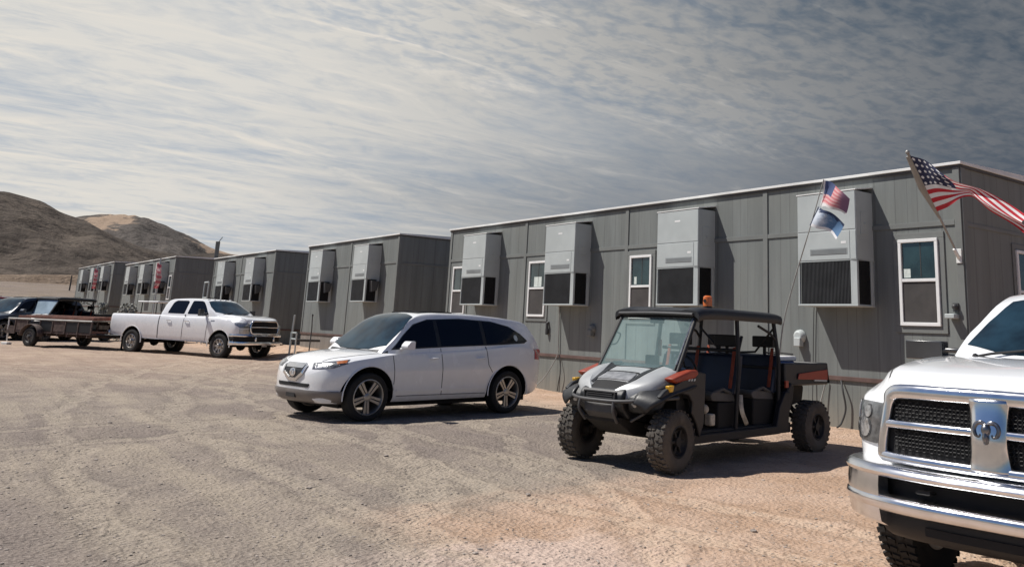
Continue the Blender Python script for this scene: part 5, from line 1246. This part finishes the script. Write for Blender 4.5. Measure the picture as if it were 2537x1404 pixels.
# ------------------------------------------------------------------ more vehicles in the far left corner of the lot
suv('dark people carrier at the left edge, behind the trailer','darkpaint',(4.5,47.3,gh(4,47)),rad(213),1.08,detail=False)
suv('pale blue car cut off by the left edge, next to the dark people carrier','bluepaint',(2.7,51.0,gh(3,51)),rad(210),1.0,detail=False)
suv('red car at the far left edge, behind the pale blue car','redpaint',(3.0,58.5,gh(3,58)),rad(205),1.05,detail=False)
suv('silver car at the far left edge, farthest of the parked cars','silverpaint',(4.4,66.0,gh(4,66)),rad(205),1.0,detail=False)
buggy('black buggy with pale windscreen and long black roof, behind the flatbed trailer',(6.1,46.8,gh(6,47)),rad(213),1.04,full=False)
# white topped cart behind the crew cab pickup
def cart(label,loc,rz):
    t=thing('golf_cart',label,'golf cart',loc,rz); g=G()
    g.prism(rnd([(-1.1,.35),(1.1,.35),(1.2,.6),(.85,.95),(.6,.95),(.5,.45),(-.3,.45),(-.3,.8),(-1.1,.85)],.06),'y',-.58,.58); obj('body',g,M['darkpaint'],t,bevel=.03)
    g=G(); g.box(-.35,.15,-.52,.52,.80,.90); g.box(-.40,-.30,-.52,.52,.90,1.25); obj('seat',g,M['seatgrey'],t,bevel=.03)
    g=G(); 
    for x,y in ((.75,.5),(.75,-.5),(-.75,.5),(-.75,-.5)): g.tube([(x,y,.8),(x*.95,y,1.85)],.022,6)
    obj('roof_frame',g,M['black'],t)
    for a,b_ in ((-1.0,-.02),(.02,1.0)):
        g=G(); g.box(a,b_,-.60,.60,1.85,1.93); obj('roof',g,M['wallwhite'],t,bevel=.035,seg=3)
    for s_ in (1,-1):
        for x in (.8,-.8): wheel(t,x,.5*s_,.24,.24,.18,.12,s_,'utv',rm='greyplastic')
    return t
cart('golf cart with white roof behind the bed of the crew cab pickup',(10.1,47.6,gh(10,47)),rad(285))
# mottled bundles behind the pickup bed
def bundle(label,x,y,r,h,mm,cat,nm,n=900,k=0):
    t=thing(nm,label,cat,(x,y,gh(x,y))); g=G(); rnd_=random.Random(k)
    for i in range(n):
        a=rnd_.uniform(0,2*pi); q=rnd_.random()**.5; z=rnd_.random(); R=r*(1-.45*z)*(.8+.25*noise.noise(Vector((cos(a)*1.5,sin(a)*1.5,z*2+k))))
        p=Vector((R*q*cos(a),R*q*sin(a),h*z)); s=.07*rnd_.uniform(.5,1.4); d=Vector((rnd_.gauss(0,1),rnd_.gauss(0,1),rnd_.gauss(0,1))).normalized(); e=d.orthogonal().normalized(); f_=d.cross(e)
        g.add([p+e*s,p+f_*s*.6,p-e*s,p-f_*s*.6],[(0,1,2,3)])
    obj('crown',g,M[mm],t,smooth=0,fix=False)
    g=G(); g.tube([(0,0,-.1),(0,0,h*.4),(.05,0,h*.7)],[.05,.035,.015],6)
    for i in range(5): a=i*1.26; g.tube([(0,0,.05),(r*.35*cos(a),r*.35*sin(a),h*.5)],[.025,.01],5)
    obj('trunk',g,M['wood'],t)
bundle('pale dry bush between the far building and the pickup bed',8.75,47.6,.75,1.75,'tarp','bush','desert_bush',k=1)
bundle('smaller pale dry bush left of the golf cart',8.1,50.4,.55,1.7,'tarp','bush','desert_bush',k=4)
bundle('dark brown scrub bush standing near the far end of the row',9.6,70.5,.9,1.8,'shrub','bush','desert_bush',k=9)
# rails, stakes, rubble near the second and third buildings
def railing(label,x,y,z,w,h,r,cat,top=None,mm='ac'):
    b=gh(x,y); t=thing('stair_rail',label,cat,(x,y,b)); g=G(); P=[(0,0,0),(0,0,z-b+h),(0,w,z-b+h),(0,w,0)]
    g.tube([P[0],P[1]],r,6); g.tube([P[1],P[2]],r,6); g.tube([P[2],P[3]],r,6); g.tube([(0,0,z-b),(0,w,z-b)],r,6); obj('rail_frame',g,M[mm],t,smooth=30)
    g=G(); g.box(.0,.9,.02,w-.02,max(.15,z-b-.08),max(.2,z-b)); g.box(.25,.9,.02,w-.02,0,.15) ; obj('step',g,M['greyplastic'],t)
    if top: g=G(); g.tube([(0,w,.1),(0,w-.15,top)],r*1.2,6); obj('lean_pole',g,M['ac'],t)
    return t
railing('small white stair frame with a leaning pale pole beside the second building',11.35,31.6,.75,.55,.22,.03,'stairs',1.45)
railing('tall white handrail frame standing above the roof of the crew cab pickup',11.6,45.0,2.3,.75,.75,.035,'stairs')
t=thing('stake','thin dark stake standing in front of the second building','stake',(11.6,30.9,gh(11.6,30.9))); g=G(); g.tube([(0,0,-.1),(.02,0,.9),(0,.02,1.45)],[.025,.022,.018],6); g.cbox((0,0,1.4),(.05,.03,.08)); obj('stake_post',g,M['darktrim'],t)
def rubble(x,y,r,label,k):
    t=thing('rubble_pile',label,'rubble',(x,y,gh(x,y))); q=random.Random(k)
    for i in range(9):
        bm=bmesh.new(); bmesh.ops.create_icosphere(bm,subdivisions=2,radius=1); 
        for v in bm.verts: v.co*=.8+.5*noise.noise(v.co*1.6+Vector((i,k,0)))
        s=r*q.uniform(.22,.42); a=q.uniform(0,6.28); d=r*q.random()
        g=G(); g.add([tuple(v.co) for v in bm.verts],[tuple(v.index for v in f.verts) for f in bm.faces],Matrix.Translation((d*cos(a),d*sin(a),s*.3))@Matrix.Rotation(a,4,'Z')@Matrix.Diagonal((s*1.3,s,s*.7,1))); bm.free()
        obj('rock',g,M['rock'],t,smooth=30)
rubble(12.0,36.4,.55,'low pile of brown rubble in front of the pickup bumper',3)
# post on the skyline behind the far buildings
t=thing('utility_post','short dark post with a thin slanting rod, standing on the skyline above the far buildings','post',(18.96,72.5,5.0))
g=G(); g.tube([(0,0,-1.8),(0,0,1.25),(0,0,2.2)],[.16,.16,.17],10); obj('post',g,M['darktrim'],t); g=G(); g.tube([(0,0,2.1),(.2,-.35,2.55)],.03,6); obj('rod',g,M['darktrim'],t)
# fence posts and stakes along the far bank
def post(label,x,y,h):
    t=thing('fence_post',label,'post',(x,y,gh(x,y)),group='posts below the far bank'); g=G(); g.tube([(0,0,-.3),(.03,0,h*.6),(0,0,h)],[.14,.12,.10],7); g.cbox((0,0,h*.8),(.3,.06,.08)); obj('post_shaft',g,M['darktrim'],t)
post('dark post below the far bank, close to the farthest building',24.5,190,2.8)
post('thin dark post below the far bank, above the dark people carrier',9.3,150,1.9)
